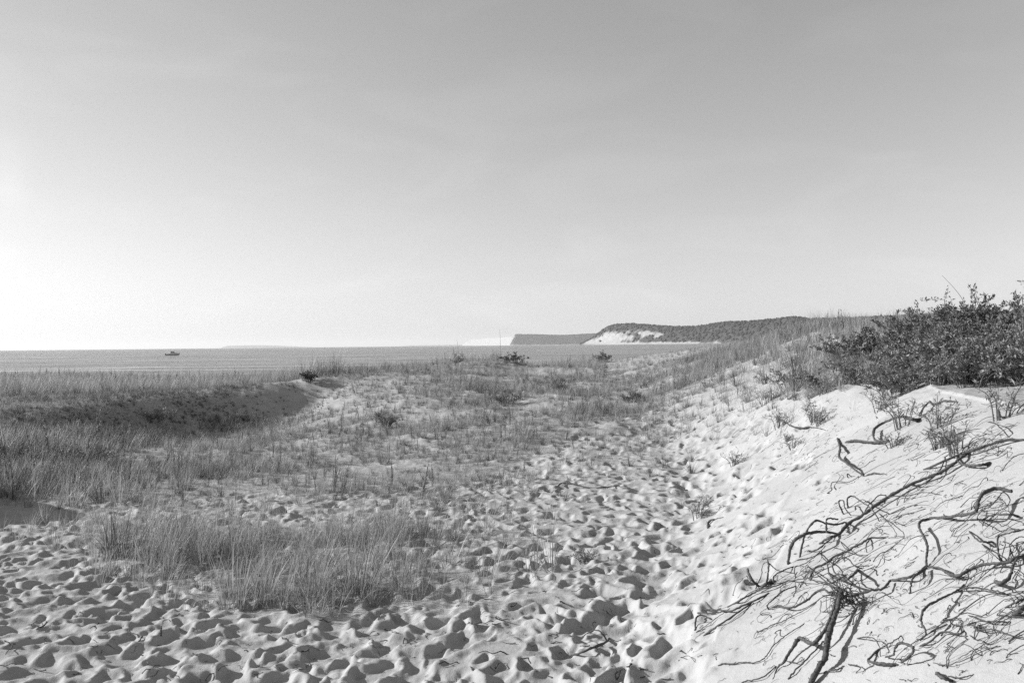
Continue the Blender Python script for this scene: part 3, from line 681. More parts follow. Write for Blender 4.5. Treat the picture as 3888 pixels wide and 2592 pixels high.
knot = RT('root_clump', 'thick shaggy dark root trunk with tangled knot of rootlets, lower right sand', [
    ('trunk', [(1045, 950), (1025, 1050), (1000, 1130), (965, 1230), (945, 1330), (935, 1400), (890, 1470), (840, 1568), (800, 1640)], [16, 20, 22, 21, 20], [.10, .08, .06, .03, .0], 90),
    ('fork', [(1015, 1000), (985, 1100), (950, 1190), (900, 1265), (855, 1305), (815, 1290), (775, 1268), (740, 1300), (700, 1360), (660, 1430), (620, 1460), (590, 1540)], [12, 14, 15, 14, 10, 4], [.08, .06, .05, .05, .02, 0], 60),
    ('side_root', [(1370, 885), (1330, 930), (1250, 950), (1150, 975), (1060, 990)], [8, 10], [.02, .05, .08], 6),
    ('side_root', [(1005, 965), (950, 900), (880, 840), (820, 790)], [6, 3], [.09, .05, .01], 2),
    ('side_root', [(1030, 945), (940, 900), (850, 880), (780, 850)], [6, 3], [.09, .05, .0], 2),
    ('side_root', [(985, 985), (930, 945), (880, 960), (820, 1010), (740, 1055), (680, 1065), (620, 1050), (560, 1075)], [8, 8, 6], [.08, .03, .03, .0], 4),
    ('side_root', [(560, 1078), (553, 1045), (600, 1000), (660, 950), (740, 920)], [6, 4], [0, .05, .06, 0], 0),
    ('looped_root', [(960, 835), (1000, 865), (1070, 878), (1120, 850), (1160, 810)], [7, 10, 8], .10, 4),
    ('looped_root', [(1080, 872), (1010, 840), (985, 790), (1000, 750), (1040, 730), (1090, 740), (1140, 790), (1185, 805)], [5, 5], [.1, .12, .12, .06], 0),
    ('looped_root', [(900, 700), (950, 770), (962, 835), (1010, 900), (1030, 950)], [4, 6], [0, .08, .1, .1], 0)])
_k0, _ = drop(*C5([(1050, 1000)]), .07); _acc = Acc()
for q in range(34):
    p = _k0[0] + rng.normal(0, [.022, .02, .030]); d = rng.normal(0, 1, 3); d[2] = abs(d[2]) * .3; Lr = rng.uniform(.02, .085)
    pts = [p, p + d / np.linalg.norm(d) * Lr * .5 + rng.normal(0, .018, 3), p + d / np.linalg.norm(d) * Lr * .6 + rng.normal(0, .03, 3), p + rng.normal(0, .035, 3)]
    tube(_acc, catmull(pts, 6), np.linspace(.0024, .001, 6), 4, .4, cap=False)
tag(obj('rootlets', _acc.mesh('rootlets', True, np.array(knot.location)), M_ROOT, knot), None, None, None, 'stuff')

RT('arching_root', 'dark root arching out of the sand left of the tangled knot', [
    ('arch', [(690, 775), (700, 690), (730, 620), (790, 580), (850, 565), (940, 560), (1030, 575)], [9, 12, 11, 10, 7], [.0, .10, .15, .14, .08, .0], 8),
    ('branch', [(770, 728), (785, 640), (810, 560), (870, 485), (920, 495), (1000, 510), (1080, 495)], [7, 8, 6], [0, .10, .16, .10, 0], 3),
    ('branch', [(948, 562), (945, 510), (955, 470), (1020, 475)], [8, 6], [.08, .12, .14, .04], 0)])
RT('long_root', 'long pale-topped root running up the dune face to the shrubs', [
    ('main_root', [(900, 640), (950, 605), (1030, 572), (1100, 500), (1200, 440), (1250, 400), (1340, 340), (1450, 275), (1560, 220), (1690, 170), (1760, 130), (1850, 60), (1900, 30)], [7, 11, 12, 10, 12, 9], .03, 14),
    ('branch', [(1060, 442), (1030, 375), (1035, 350), (1060, 355), (1070, 400), (1110, 450)], 6, .08, 0),
    ('branch', [(1090, 400), (1085, 340), (1120, 320), (1180, 360), (1250, 410), (1300, 490)], 6, .07, 0),
    ('branch', [(1250, 400), (1360, 330), (1480, 320), (1600, 295), (1715, 315)], 5, .03, 2),
    ('branch', [(1300, 440), (1370, 510), (1410, 570), (1405, 600)], 3, .03, 0),
    ('branch', [(1190, 445), (1230, 380), (1290, 320), (1340, 315)], 5, .04, 1),
    ('branch', [(1500, 250), (1600, 235), (1700, 150), (1740, 60)], 6, .03, 2),
    ('branch', [(820, 690), (880, 680), (960, 620), (1010, 580)], 6, .015, 1)])
RT('crooked_root', 'long crooked dark root with hooked upper end on smooth sand', [
    ('main_root', [(1612, 785), (1612, 720), (1620, 660), (1595, 590), (1565, 530), (1575, 490), (1640, 470), (1760, 460), (1850, 445), (1930, 430), (1950, 400), (1970, 330), (2010, 290), (2080, 270), (2185, 290)], [8, 9, 10, 11, 13, 15], [.01, .04, .06, .05, .03, .04, .10, .12, .10, .06], 12),
    ('branch', [(1370, 885), (1450, 870), (1540, 845), (1612, 790)], [8, 11], .03, 4),
    ('branch', [(1612, 800), (1550, 840), (1515, 890), (1502, 970)], [9, 6], [.02, .05, .05, .0], 2),
    ('branch', [(1612, 790), (1700, 800), (1760, 840), (1830, 850), (1900, 810), (1980, 780), (2080, 770), (2160, 760), (2200, 740), (2270, 715)], [8, 12, 10, 12], .03, 10)])
RT('bent_root', 'bent root rising beside the right edge above a forked branch', [
    ('main_root', [(2120, 765), (2090, 690), (2090, 600), (2110, 580), (2200, 560), (2280, 535)], 8, .06, 6),
    ('branch', [(1900, 560), (1950, 610), (2000, 630), (2055, 625)], [5, 8], .04, 2),
    ('branch', [(1985, 640), (2060, 710), (2115, 758)], 5, .04, 1),
    ('branch', [(2200, 740), (2170, 650), (2220, 600), (2275, 590)], 5, .04, 1),
    ('branch', [(1985, 480), (2060, 445), (2160, 443), (2220, 452)], [5, 9], .04, 5),
    ('branch', [(1950, 470), (2010, 520), (2060, 490), (2130, 520), (2190, 480), (2264, 500)], 4, .05, 1),
    ('branch', [(1975, 420), (2050, 380), (2100, 320), (2130, 290)], 5, .04, 1)])
RT('curved_root', 'single smooth root curving like a hook on bare sand, lower right', [
    ('main_root', [(1570, 1283), (1612, 1230), (1580, 1160), (1590, 1090), (1640, 1040), (1720, 1000), (1800, 960), (1865, 913)], [6, 9, 9, 6], [.0, .03, .07, .06, .03, .0], 2),
    ('branch', [(1800, 965), (1900, 930), (2000, 940), (2100, 960), (2165, 982)], [7, 5], .025, 2)])
RT('root_ring', 'angular root bent into a broken ring low on the sand', [
    ('bend', [(1300, 1340), (1225, 1412), (1245, 1427), (1330, 1437), (1425, 1447)], [8, 10], .02, 4),
    ('bend', [(1340, 1392), (1390, 1380), (1405, 1330), (1440, 1300), (1522, 1326), (1515, 1372), (1450, 1427)], [6, 10, 9], [.01, .05, .07, .06, .02], 4),
    ('branch', [(1300, 1340), (1400, 1283), (1445, 1245)], 5, .02, 1), ('branch', [(1155, 1270), (1200, 1260), (1270, 1275), (1302, 1340), (1305, 1390)], 5, .03, 2)])
RT('dry_stick', 'thin dry stick lying right of the broken root ring', [('stick', [(1570, 1322), (1640, 1290), (1720, 1230), (1830, 1240), (1865, 1213)], [7, 8, 4], .015, 5)])
RT('wiry_root', 'wiry root threading from the arch up toward the crooked root', [('main_root', [(830, 872), (870, 800), (940, 770), (1000, 720), (1070, 695), (1130, 660), (1190, 630), (1240, 600), (1345, 600)], [6, 8, 6], .03, 10),
    ('branch', [(1030, 610), (1080, 680), (1150, 710), (1225, 715)], 3, .03, 0), ('branch', [(990, 660), (1080, 690), (1200, 722)], 3, .03, 0), ('branch', [(1240, 600), (1210, 650), (1215, 700)], 5, .03, 3),
    ('branch', [(740, 870), (735, 800), (800, 770), (860, 730), (940, 650)], 4, .03, 1), ('branch', [(690, 885), (780, 875), (880, 860), (960, 835)], 4, .05, 0)])
RT('driftwood_tangle', 'spray of thin dark roots reaching the smooth sand, left end of the root field', [
    ('root', [(70, 1217), (70, 1160), (85, 1120), (130, 1120), (182, 1146)], 7, .02, 2), ('root', [(90, 1100), (170, 1102), (245, 1095)], 7, .015, 3),
    ('root', [(130, 1075), (220, 1080), (310, 1085), (400, 1045), (480, 1010), (560, 970)], [5, 7, 7], .015, 4), ('root', [(290, 1060), (360, 1020), (430, 980), (520, 940), (600, 920), (700, 880)], 7, .02, 5),
    ('root', [(125, 1253), (180, 1215), (260, 1160), (380, 1080), (450, 1030)], [8, 5], .015, 4), ('root', [(45, 1250), (120, 1200), (200, 1140), (300, 1070)], 3, .01, 0)])
RT('upright_root', 'short upright curved root end sticking out of the sand', [('stub', [(492, 922), (450, 880), (425, 835), (420, 805)], [9, 10, 7], [.0, .06, .09, .10], 3)])
RT('forked_twigs', 'upright forked twigs beside the short curved root end', [
    ('twig', [(545, 905), (555, 850), (560, 790), (555, 748)], [8, 7, 5], [.01, .07, .11, .13], 3), ('twig', [(556, 762), (585, 790), (612, 812)], 5, [.12, .06, .0], 0),
    ('twig', [(590, 905), (600, 850), (660, 815), (725, 790)], 6, .03, 2), ('twig', [(470, 940), (510, 850), (520, 780), (552, 758)], 4, [.0, .06, .1, .12], 0), ('twig', [(500, 945), (545, 905), (600, 890)], [12, 10], .02, 12)])
RT('thin_root', 'long thin root curving below the thick fork on bare sand', [('strand', [(225, 1452), (260, 1435), (320, 1440), (390, 1428), (450, 1432), (510, 1415), (550, 1380), (590, 1320), (660, 1260), (720, 1220), (800, 1170)], [5, 4, 3], .008, 0)])
RT('thin_root', 'straight thin root slanting under the looped side root', [('strand', [(485, 1230), (560, 1190), (640, 1160), (740, 1110), (800, 1080), (880, 1030)], 4, .01, 1)])
RT('twig', 'crooked twig at the bottom edge right of the thick trunk', [('twig', [(890, 1508), (980, 1480), (1010, 1480), (1065, 1455)], [4, 6, 4], .012, 3)])
RT('twig', 'small bent twig below the broken root ring', [('twig', [(1093, 1446), (1150, 1450), (1172, 1470), (1140, 1502)], 5, .015, 1)])
RT('thin_root', 'thin root running alongside the thick trunk to its fork', [('strand', [(690, 1542), (730, 1490), (800, 1420), (880, 1340), (925, 1285)], [7, 4], .012, 4), ('strand', [(680, 1420), (750, 1432), (800, 1400)], 4, .01, 3), ('strand', [(360, 1580), (420, 1550), (520, 1530), (610, 1455)], [6, 4], .01, 3)])
RT('twig_arc', 'dark curved root under the leafy slope plants, above the footprints', [('arc', [(1020, -60), (1037, 0), (1030, 60), (1080, 100), (1130, 140), (1195, 188)], [8, 9, 5], .05, 5),
    ('branch', [(950, 302), (980, 280), (975, 250), (1000, 225), (1100, 225), (1160, 190)], 4, .02, 0), ('branch', [(1090, 200), (1085, 172), (1112, 190)], 5, .04, 0), ('branch', [(1200, 190), (1260, 168), (1350, 180)], 6, .015, 8)])
RT('edge_log', 'thick dark root stump cut by the right edge', [('log', [(2300, 1035), (2240, 1085), (2195, 1110)], [20, 17], .03, 10), ('branch', [(2300, 985), (2210, 1030), (2140, 1062)], [10, 5], .02, 2)])
RT('hooked_root', 'hooked root at the right edge ending in a dark lump', [('hook', [(2290, 722), (2220, 742), (2190, 780), (2178, 840), (2150, 880), (2100, 900), (2080, 895)], [6, 8, 14, 16], .04, 10)])
RT('brush_root', 'thin brushy roots trailing from the right edge below the stump', [('root', [(1930, 1190), (1960, 1210), (2040, 1210), (2100, 1220), (2180, 1250), (2290, 1272)], 7, .02, 6), ('root', [(1890, 1115), (2000, 1150), (2100, 1160), (2175, 1160)], 6, .02, 4), ('root', [(2085, 1250), (2060, 1190), (2110, 1140), (2200, 1090)], 4, .02, 2)])
RT('curled_root', 'curled dark root half buried near the bottom right corner', [('curl', [(1680, 1500), (1720, 1530), (1785, 1552)], [14, 9], .03, 4), ('branch', [(1760, 1525), (1850, 1530), (1930, 1510)], 6, .01, 5)])
RT('trailing_root', 'very thin root trailing across the bottom right sand', [('strand', [(1660, 1432), (1740, 1445), (1850, 1420), (1960, 1370), (2085, 1318)], 4, .01, 4)])
RT('bark_curl', 'short dark curved stick alone among the slope footprints', [('stick', [(157, 535), (155, 502), (180, 480), (257, 463)], [9, 8, 4], .02, 1)])
RT('slope_root', 'bowed root leaving the crest plants, highest on the sand face', [
    ('bow', [(1340, 1342), (1240, 1330), (1220, 1290), (1230, 1240), (1290, 1200), (1380, 1160), (1450, 1150), (1510, 1170), (1565, 1172)], [8, 11, 10, 14], .05, 6),
    ('branch', [(1010, 1345), (1080, 1330), (1160, 1338), (1250, 1345), (1340, 1340)], [9, 8], .03, 4), ('branch', [(1565, 1145), (1600, 1080), (1645, 1035)], [10, 6], .05, 3)], conv=C4)
RT('slope_stick', 'forked dark stick left of the bowed root on the slope', [('stick', [(535, 1178), (600, 1220), (680, 1235), (745, 1230)], [5, 8], .03, 2), ('stick', [(740, 1230), (800, 1235), (875, 1256)], 4, .015, 0)], conv=C4)
RT('upper_root', 'long sagging root across the upper right sand below the shrubs', [
    ('main_root', [(2352, 1328), (2200, 1330), (2080, 1365), (1950, 1410), (1850, 1440), (1720, 1500), (1600, 1550)], [12, 11, 8], .03, 10),
    ('branch', [(1850, 1440), (1860, 1490), (1920, 1515), (2020, 1515), (2095, 1500)], [6, 9, 14], .03, 8), ('branch', [(1650, 1400), (1720, 1350), (1800, 1310), (1900, 1260), (2030, 1240)], 5, .02, 2),
    ('branch', [(2240, 1305), (2170, 1230), (2120, 1195), (2080, 1190)], 5, .05, 0)], conv=C4)
RT('crest_stick', 'short dark stick on the crest sand by the right edge', [('stick', [(2150, 1105), (2162, 1150), (2255, 1150)], 7, .02, 3)], conv=C4)
RT('crest_root', 'dark root poking from under the shrubs at the crest', [('stick', [(1690, 1062), (1760, 1030), (1855, 1042)], [9, 6], .02, 3)], conv=C4)
RT('forked_stick', 'dark forked driftwood stick among the foreground footprints', [('stick', [(1335, 1380), (1400, 1370), (1500, 1330), (1590, 1290), (1605, 1265)], [4, 9, 10, 6], .03, 3), ('stick', [(1590, 1285), (1560, 1240), (1510, 1213), (1420, 1258)], [6, 5, 3], .05, 0)], conv=C6)
RT('long_twig', 'long thin twig lying across the mid-slope footprints', [('twig', [(1250, 270), (1290, 233), (1370, 240), (1460, 262), (1560, 262), (1660, 255)], 5, .02, 0)], conv=C6)
RT('looped_twig', 'thin twig bent in a small loop near the bottom edge', [('twig', [(1660, 1548), (1648, 1510), (1680, 1485), (1668, 1530), (1650, 1545)], 4, .02, 0), ('twig', [(1680, 1485), (1700, 1470), (1715, 1480)], 3, .015, 0)], conv=C6)
RT('bent_twig', 'thin bent twig on smooth sand below the footprints', [('twig', [(2068, 1420), (2090, 1395), (2140, 1388), (2182, 1432)], 3, .015, 0)], conv=C6)
RT('upright_stick', 'small upright stick among the footprints below the marram stand', [('stick', [(612, 2412), (611, 2392), (612, 2376)], [6, 6, 4], [.0, .03, .05], 0)], conv=lambda p: (np.array([q[0] for q in p], float), np.array([q[1] for q in p], float)))

# fine dead rootlets combed down the sand face (nobody could count them)
def strands(n, zone, lmin, lmax, lift, rad):
    acc = Acc(); zx = np.array([z_[0] for z_ in zone]); zw = np.array([z_[4] for z_ in zone], float); pickz = rng.choice(len(zone), n, p=zw / zw.sum())
    c0 = np.array([zone[k][:4] for k in pickz], float)
    px = c0[:, 0] + rng.normal(0, 1, n) * c0[:, 2]; py = c0[:, 1] + rng.normal(0, 1, n) * c0[:, 3]; P, D = drop(px, py)
    okk = (P[:, 1] < 14) & (py > 1440)
    for p in P[okk]:
        L = rng.uniform(lmin, lmax); m = 9; az = rng.normal(1.15, .5) + (np.pi if rng.uniform() < .5 else 0)
        st = L / m; pts = [p[:2].copy()]; a_ = az
        for q in range(m): a_ += rng.normal(0, .5); pts.append(pts[-1] + st * np.array([math.sin(a_), math.cos(a_)]))
        pts = np.array(pts); z = ground(pts[:, 0], pts[:, 1]) + np.abs(np.sin(np.linspace(0, np.pi * rng.integers(1, 3), m + 1))) * rng.uniform(0, lift) + .002
        tube(acc, catmull(np.column_stack([pts, z]), 14), np.linspace(rad, rad * .4, 14) * rng.uniform(.5, 1.4), 4, rng.uniform(.2, .8), cap=False)
    return acc
za = [(3330, 1950, 150, 90, 1.2), (3500, 1790, 160, 60, 1.2), (3150, 2160, 120, 70, 1.2), (2950, 2260, 90, 60, .7), (3750, 1990, 90, 90, 1.6), (3800, 2200, 80, 90, .8), (3700, 2420, 120, 70, .9), (3080, 1700, 90, 50, .8), (3450, 1690, 130, 45, 1.2), (3750, 1700, 110, 50, .9), (2870, 1640, 70, 45, .8), (3250, 2300, 100, 80, .5)]
obj('dead_rootlets', strands(290, za, .08, .34, .03, .0017).mesh('dead_rootlets'), M_ROOT, kind='stuff')

zb = [(3400, 1900, 330, 220, 1.6), (2900, 2000, 260, 260, 1.), (3500, 2350, 300, 160, 1.), (2200, 2150, 350, 230, .8), (3000, 1640, 180, 70, 1.2), (1200, 2450, 700, 90, .6)]
obj('sand_litter', strands(1500, zb, .012, .055, .006, .0013).mesh('sand_litter'), M_ROOT, kind='stuff')['label'] = 'tiny scraps of root and leaf littering the sand'
# ------------------------------------------------------------------ scraps of twig on the sand
def twig_mesh(name, L, r):
    a = Acc(); m = 5; p = np.column_stack([np.linspace(-.5, .5, m) * L, np.cumsum(rng.normal(0, .12, m)) * L * .4, np.abs(rng.normal(0, .05, m)) * L + r]); tube(a, catmull(p, 9), np.linspace(r, r * .5, 9), 5, .4, .1); return a.mesh(name)
TW = [twig_mesh('sand_twig', L, r) for L, r in ((.07, .004), (.10, .004), (.05, .006), (.14, .0035), (.09, .005))]
for m_ in TW: m_.materials.append(M_ROOT)
tx = rng.uniform(0, 2650, 900); ty = rng.uniform(2230, 2585, 900); ok = inside(FIELD, tx, ty); tx, ty = tx[ok][:85], ty[ok][:85]; P, D = drop(tx, ty)
for p in P:
    o = obj('sand_twig', TW[rng.integers(5)], None, None, p); o.rotation_euler = (rng.normal(0, .15), rng.normal(0, .2), rng.uniform(0, 6.28)); s = rng.uniform(.5, 1.1); o.scale = (s, s, s)
    tag(o, 'small dark scrap of twig lying among the foreground footprints', 'twig', 'twig scraps on the trodden sand')

# ------------------------------------------------------------------ shrubs
def shrub(name, label, cat, p, H, W, nstem, nleaf, leaf, mat, group=None, aspect=2.4, droop=0., flat=.75):
    t = empty(name, p, label, cat, group); fo = Acc()
    tips = []
    for s in range(nstem):
        az = rng.uniform(0, 6.283); rr = math.sqrt(rng.uniform()) * W * .5; hh = H * rng.uniform(.55, 1.05) * (1 - .45 * (rr / (W * .5)) ** 2)
        e = np.array([math.sin(az) * rr, math.cos(az) * rr, hh]); m = e * [.45, .45, .55] + rng.normal(0, .05 * H, 3); b0 = np.array([math.sin(az) * rr * .25, math.cos(az) * rr * .25, -.04])
        Q = catmull([b0, m, e], 10); tips.append(Q)
    for s in range(nstem):
        a = Acc(); tube(a, tips[s], np.linspace(.012, .003, 10) * max(.4, H), 5, .4, .08); obj('stem', a.mesh('stem'), M_STEM, t)
    # side twigs and leaves
    pts = []; dirs = []
    tw = Acc()
    for Q in tips:
        for q in range(9):
            i = rng.integers(3, 10); d = rng.normal(0, 1, 3) * [1, 1, .6] + [0, 0, .5]; d /= np.linalg.norm(d); L = H * rng.uniform(.12, .34)
            S = catmull([Q[i], Q[i] + d * L * .5 + rng.normal(0, .02, 3) * H, Q[i] + d * L + [0, 0, -droop * L]], 5); tube(tw, S, np.linspace(.004, .0015, 5) * max(.4, H), 3, .4, cap=False)
            pts.append(S); dirs.append(d)
    obj('twigs', tw.mesh('twigs'), M_STEM, t, kind='stuff')
    pts = np.array(pts); k = len(pts); ii = rng.integers(0, k, nleaf); jj = rng.uniform(0.5, 4, nleaf); j0 = np.minimum(jj.astype(int), 3); f = (jj - j0)[:, None]
    c = pts[ii, j0] * (1 - f) + pts[ii, j0 + 1] * f + rng.normal(0, .012, (nleaf, 3)) * H
    c[:, 2] = np.maximum(c[:, 2], .02)
    ax = np.array(dirs)[ii] * .5 + rng.normal(0, .6, (nleaf, 3)) + [0, 0, .35]; ax /= np.linalg.norm(ax, axis=1)[:, None]
    sd = np.cross(ax, rng.normal(0, 1, (nleaf, 3))); sd /= np.linalg.norm(sd, axis=1)[:, None]; nn = np.cross(ax, sd)
    ll = leaf * rng.uniform(.6, 1.3, nleaf)[:, None]; w = ll / aspect
    V = np.stack([c, c + ax * ll * .5 + sd * w * .5 + nn * w * .12, c + ax * ll, c + ax * ll * .5 - sd * w * .5 + nn * w * .12], 1).reshape(-1, 3)
    o4 = np.arange(nleaf) * 4; F = np.concatenate([np.stack([o4, o4 + 1, o4 + 2], -1), np.stack([o4, o4 + 2, o4 + 3], -1)])
    fo.add(V, F, np.repeat(np.clip(rng.normal(.5, .28, nleaf), 0, 1), 4)); obj('foliage', fo.mesh('foliage', False), mat, t, kind='stuff')
    return t
def on(px, D, dz=0.):
    q = at(np.array(float(px)), np.array(1296.), np.array(float(D))); q[2] = ground(q[0], q[1]) + dz; return q
def onp(px, py): return drop(px, py)[0][0]
G_ = 'shrubs crowding the dune crest'
for lab, px, D, H, W, ns, nl, lf, mt in (
    ('tallest dark leafy shrub on the dune crest at the right edge', 3840, 9.0, .98, 1.5, 26, 6000, .042, M_LEAF),
    ('dark leafy shrub second from the right edge on the crest', 3620, 9.8, .80, 1.4, 24, 5200, .040, M_LEAF),
    ('medium dark shrub behind the pale sand patch on the crest', 3430, 10.4, .56, 1.2, 18, 3400, .038, M_LEAF),
    ('low dark shrub at the left end of the crest thicket', 3280, 10.8, .42, 1.0, 14, 2400, .036, M_LEAF),
    ('dense mid-grey shrub in front of the tallest crest shrub', 3740, 7.6, .60, 1.1, 18, 3000, .038, M_LEAFG),
    ('dense mid-grey shrub in front of the thicket centre', 3500, 8.3, .52, 1.1, 18, 3000, .036, M_LEAFG),
    ('low spreading grey shrub just above the bare sand lip', 3290, 9.1, .38, 1.0, 16, 2400, .034, M_LEAFG),
    ('smallest grey shrub trailing left along the lip of sand', 3120, 10.2, .26, .8, 12, 1500, .032, M_LEAFG),
    ('grey shrub cut by the right edge above the sand', 3900, 6.9, .58, 1.0, 16, 2400, .038, M_LEAFG),
    ('short shrub over the sand crest near the right edge', 3690, 7.1, .34, .9, 14, 1900, .034, M_LEAFG),
    ('low grey shrub on the crest directly above the bowed root', 3400, 8.0, .34, .9, 14, 1800, .034, M_LEAFG),
    ('low grey shrub centred behind the crest root', 3560, 7.6, .42, 1.0, 16, 2200, .036, M_LEAFG),
    ('dark mid-height shrub filling the thicket centre', 3540, 9.2, .56, 1.2, 20, 3600, .038, M_LEAF),
    ('dark mid-height shrub low at the right of the thicket', 3800, 8.5, .60, 1.2, 20, 3600, .038, M_LEAF),
    ('low dark scrub on the slope left of the thicket', 3190, 11.5, .34, 1.0, 12, 1500, .034, M_LEAF),
    ('low pale scrub at the far left foot of the thicket', 3000, 11.6, .24, .9, 12, 1100, .032, M_LEAFG)):
    shrub('crest_shrub', lab, 'shrub', on(px, D), H, W * 1.1, ns + 4, int(nl * 1.55), lf * .86, mt, G_)
shrub('dark_bush', 'dark low bush on the lip of the shadowed bank', 'bush', onp(1075, 1442), .42, 1.0, 14, 1800, .05, M_LEAF)
shrub('dark_bush', 'smaller dark bush hanging over the bank edge beside the first', 'bush', onp(1170, 1450), .38, .8, 10, 1400, .05, M_LEAF, droop=.6)
shrub('mound_shrub', 'dark flat shrub on top of the central grassy mound', 'shrub', onp(1955, 1374), .34, 1.3, 12, 1500, .05, M_LEAF)
shrub('mound_shrub', 'thin pale shrub left on top of the central mound', 'shrub', onp(1720, 1388), .45, 1.0, 10, 500, .05, M_LEAFG)
shrub('skyline_shrub', 'leafy sprig shrub against the water right of the mound', 'shrub', on(2290, 36), .5, 1.0, 9, 700, .08, M_LEAFG)
for lab, px, py, H, W in (('dark grassy shrub left of the sandy path over the saddle', 1920, 1535, .42, .9), ('tall tufted shrub beside the sandy path over the saddle', 2125, 1490, .42, .65), ('upright dark shrub alone in the middle of the flat', 1468, 1625, .40, .45),
                          ('dark rounded shrub at the foot of the shadowed bank', 590, 1602, .45, 1.1), ('small dark shrub right of the saddle path', 2400, 1530, .25, .6), ('dark scrub in the shaded hollow at the left edge', 60, 1775, .42, 1.1), ('dark scrub right of the scrub at the left edge', 330, 1760, .35, .9)):
    shrub('dune_shrub', lab, 'shrub', onp(px, py), H * .75, W * 1.2, 18, 800, .075, M_GRASSD, 'shrubs scattered over the flat', aspect=7)

n = 2000; px = rng.uniform(2950, 3990, n); px = px[rng.uniform(size=n) < .08 + .92 * sstep(3000, 3420, px)]; n = len(px); D = rng.uniform(7.2, 12.5, n); D = np.maximum(D, np.interp(px, [2950, 3100, 3400, 3700, 3990], [11.2, 10.0, 8.4, 7.5, 6.9])); q = at(px, np.full(n, 1296.), D); q[:, 2] = ground(q[:, 0], q[:, 1])
h = rng.uniform(.10, .30, n) * np.interp(px, [2950, 3400, 3990], [.7, 1., 1.2]); pick = np.where(rng.uniform(size=n) < .45, rng.integers(12, 15, n), rng.integers(0, 5, n))
scatter('crest_grass', q, zrot(n, .2), np.stack([h, h, h], -1), pick, 'grass growing thickly round the feet of the crest shrubs')
# leafy sprigs rooted in the sand face
def sprig(label, px, py, s=1., mat=M_LEAFG, group=None, n=150):
    return shrub('leafy_sprig', label, 'plant', onp(px, py), .16 * s, .30 * s, 9, n, .034 * math.sqrt(s), mat, group, aspect=5.5)
for lab, px, py, s in (('twiggy upright sprig left of the sand lip', 2905, 1535, 1.5), ('leafy sprig right below the sand lip', 3120, 1500, 1.1), ('leafy sprig on the slope below the lip', 3090, 1600, 1.3), ('dark leafy sprig inside the bowed root', 3430, 1625, 1.7),
                       ('leafy sprig under the crest shrubs above the bowed root', 3340, 1560, 1.4), ('dark sprig right of the bowed root', 3560, 1625, 1.4), ('low round plant alone among footprints left of the rootlets', 2790, 1765, 1.0),
                       ('brushy sprig lying down among the slope footprints', 2650, 1960, 1.2), ('small dry tuft beside a footprint in the middle of the sand', 2225, 2140, .8), ('second sprig left of the sand lip, lower down', 2960, 1620, 1.3),
                       ('leafy sprig by the right edge below the crest', 3800, 1590, 1.5), ('sprig at the upper end of the long pale-topped root', 3640, 1720, 1.2)):
    sprig(lab, px, py, s)

q_ = rng.uniform(size=(6, 2)); sx_ = 2850 + 900 * q_[:, 0]; sy_ = np.interp(sx_, [2850, 3100, 3400, 3800], [1610, 1590, 1600, 1590]) + 150 * q_[:, 1] ** 1.5
for u_, v_ in zip(sx_, sy_): sprig('small leafy sprig scattered on the sand face just below the crest shrubs', u_, v_, rng.uniform(.5, 1.1), M_LEAFG if rng.uniform() < .6 else M_LEAF, 'sprigs below the crest shrubs', 70)
# feathery dry stalks standing against the sky
for lab, px, D, H, v in (('tall feathery stalk against the sky left of the dark shrubs', 3483, 9.6, .74, 3), ('pair of feathery stalks on the skyline, leftmost tall ones', 3192, 13., .62, 2), ('single feathery stalk on the skyline between the taller ones', 3273, 12., .52, 1),
                         ('feathery stalk cut by the right edge against the sky', 3884, 8.0, .95, 1), ('thin feathery stalk in front of the wooded bluff', 3070, 15., .34, 1), ('short feathery stalk on the skyline beside the shrub thicket', 3325, 11.5, .5, 1)):
    p = on(px, D); a = plume_mesh('feathery_stalk', H, v); tag(obj('feathery_stalk', a, M_PLUME, None, p), lab, 'stalk', 'feathery stalks on the skyline')
# bare stems
for lab, pts, D, r in (('long bare twig leaning left out of the crest thicket', [(3690, 1180), (3640, 1115), (3578, 1046)], 9.3, .004), ('bare crossing stem arching in the crest thicket', [(3790, 1330), (3830, 1180), (3888, 1120)], 8.6, .004),
                     ('thin bare stalk over the water left of the far bluff', [(1742, 1345), (1738, 1310), (1733, 1288)], 29, .006), ('tall thin grass stalk in front of the far sand bluff', [(1902, 1365), (1900, 1300), (1897, 1250)], 30, .007)):
    P = np.array([at(np.array(float(u)), np.array(float(v_)), np.array(D)) for u, v_ in pts]); P[0, 2] = min(P[0, 2], ground(P[0, 0], P[0, 1]) if D > 20 else P[0, 2] - .06); a = Acc(); tube(a, catmull(P, 10), np.linspace(r, r * .4, 10), 4, .4); o0 = P[0]
    tag(obj('bare_stem', a.mesh('bare_stem', True, o0), M_STEM, None, o0), lab, 'stem')

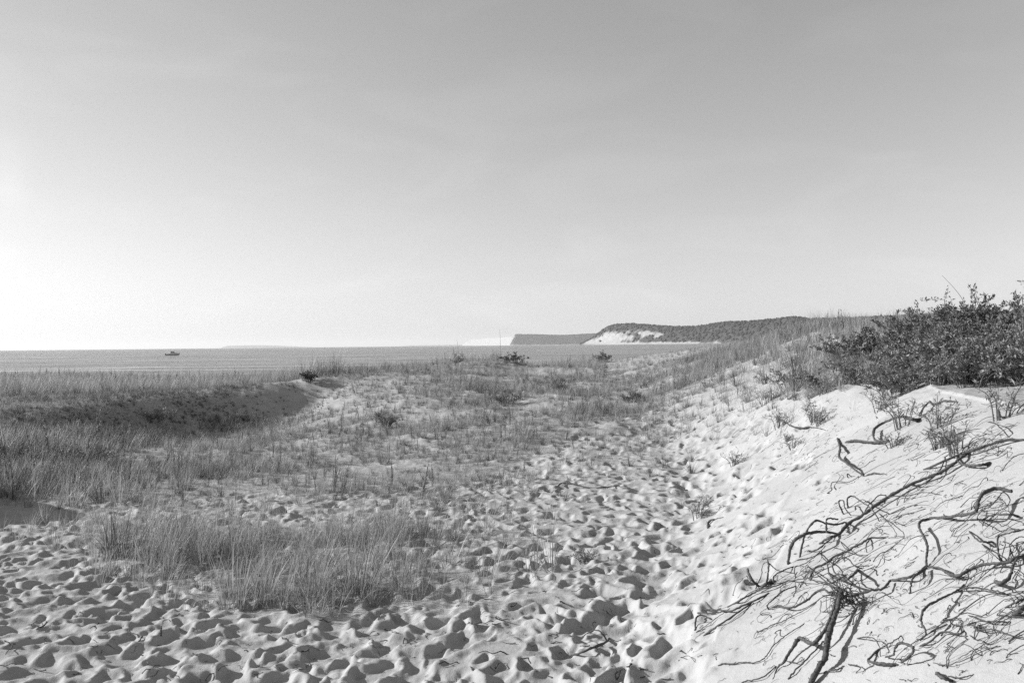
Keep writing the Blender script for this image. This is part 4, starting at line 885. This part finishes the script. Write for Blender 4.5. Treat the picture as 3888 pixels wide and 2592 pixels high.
# ------------------------------------------------------------------ single marram tufts that stand out
def tuft(lab, px, py, H, n, mat=M_GRASS, spread=.10, lean=.32, group=None):
    p = onp(px, py); me_ = tuft_mesh('grass_tuft', n, H, spread, lean, .005); return tag(obj('grass_tuft', me_, mat, None, p), lab, 'grass tuft', group)
tuft('biggest dark bushy grass tuft at the left end of the marram stand', 465, 2110, .50, 110, M_GRASSD, .13, .38)
tuft('dark grass tuft second from the left of the marram stand', 700, 2080, .42, 70, M_GRASSD, .12, .36)
tuft('drooping pale grass tuft at the bottom edge of the stand', 1165, 2335, .32, 26, M_GRASS, .04, .55)
tuft('wide grass tuft at the lower front of the stand', 930, 2300, .50, 60, M_GRASS, .16, .25)
tuft('tall grass tuft at the lower right corner of the stand', 1370, 2250, .50, 55, M_GRASS, .12, .25)
tuft('tall grass tuft with dark base in the right of the stand', 1190, 2240, .48, 70, M_GRASS, .10, .35)
tuft('small thin grass tuft alone in front of the stand', 635, 2275, .34, 10, M_GRASS, .07, .3)
tuft('slim grass tuft at the right end of the stand', 1560, 2190, .40, 16, M_GRASS, .07, .25)
tuft('sparse grass tuft just right of the stand among footprints', 1720, 2140, .34, 9, M_GRASS, .08, .3)
tuft('few pale blades alone among the footprints, farthest right', 2110, 1990, .30, 6, M_GRASS, .05, .3)
tuft('wispy grass tuft over the footprints below the stand end', 1850, 2190, .34, 11, M_GRASS, .1, .3)
tuft('little dark tuft with roots among the footprints right of the stand', 2005, 2170, .16, 26, M_GRASSD, .09, .6)
tuft('thin grass tuft left of the dark bushy tuft', 330, 2035, .30, 12, M_GRASS, .06, .3)
tuft('pale leaning tuft on the bare strip behind the stand', 880, 1990, .36, 5, M_GRASS, .04, .2)
tx = rng.uniform(1650, 2600, 60); ty = np.interp(tx, [1650, 2100, 2600], [1900, 1790, 1620]) + rng.normal(0, 28, 60)
P, D = drop(tx, ty); tms = [tuft_mesh('sand_sprig', rng.integers(7, 14), .26, .07, .4, .005) for _ in range(6)]
for m_ in tms: m_.materials.append(M_GRASS)
for p in P[:34]:
    o = obj('sand_sprig', tms[rng.integers(6)], None, None, p); o.rotation_euler.z = rng.uniform(-1, 1); s = rng.uniform(.7, 1.3); o.scale = (s, s, s); tag(o, 'sparse grass sprig at the edge where grass gives way to footprinted sand', 'grass', 'sprigs along the grass edge')
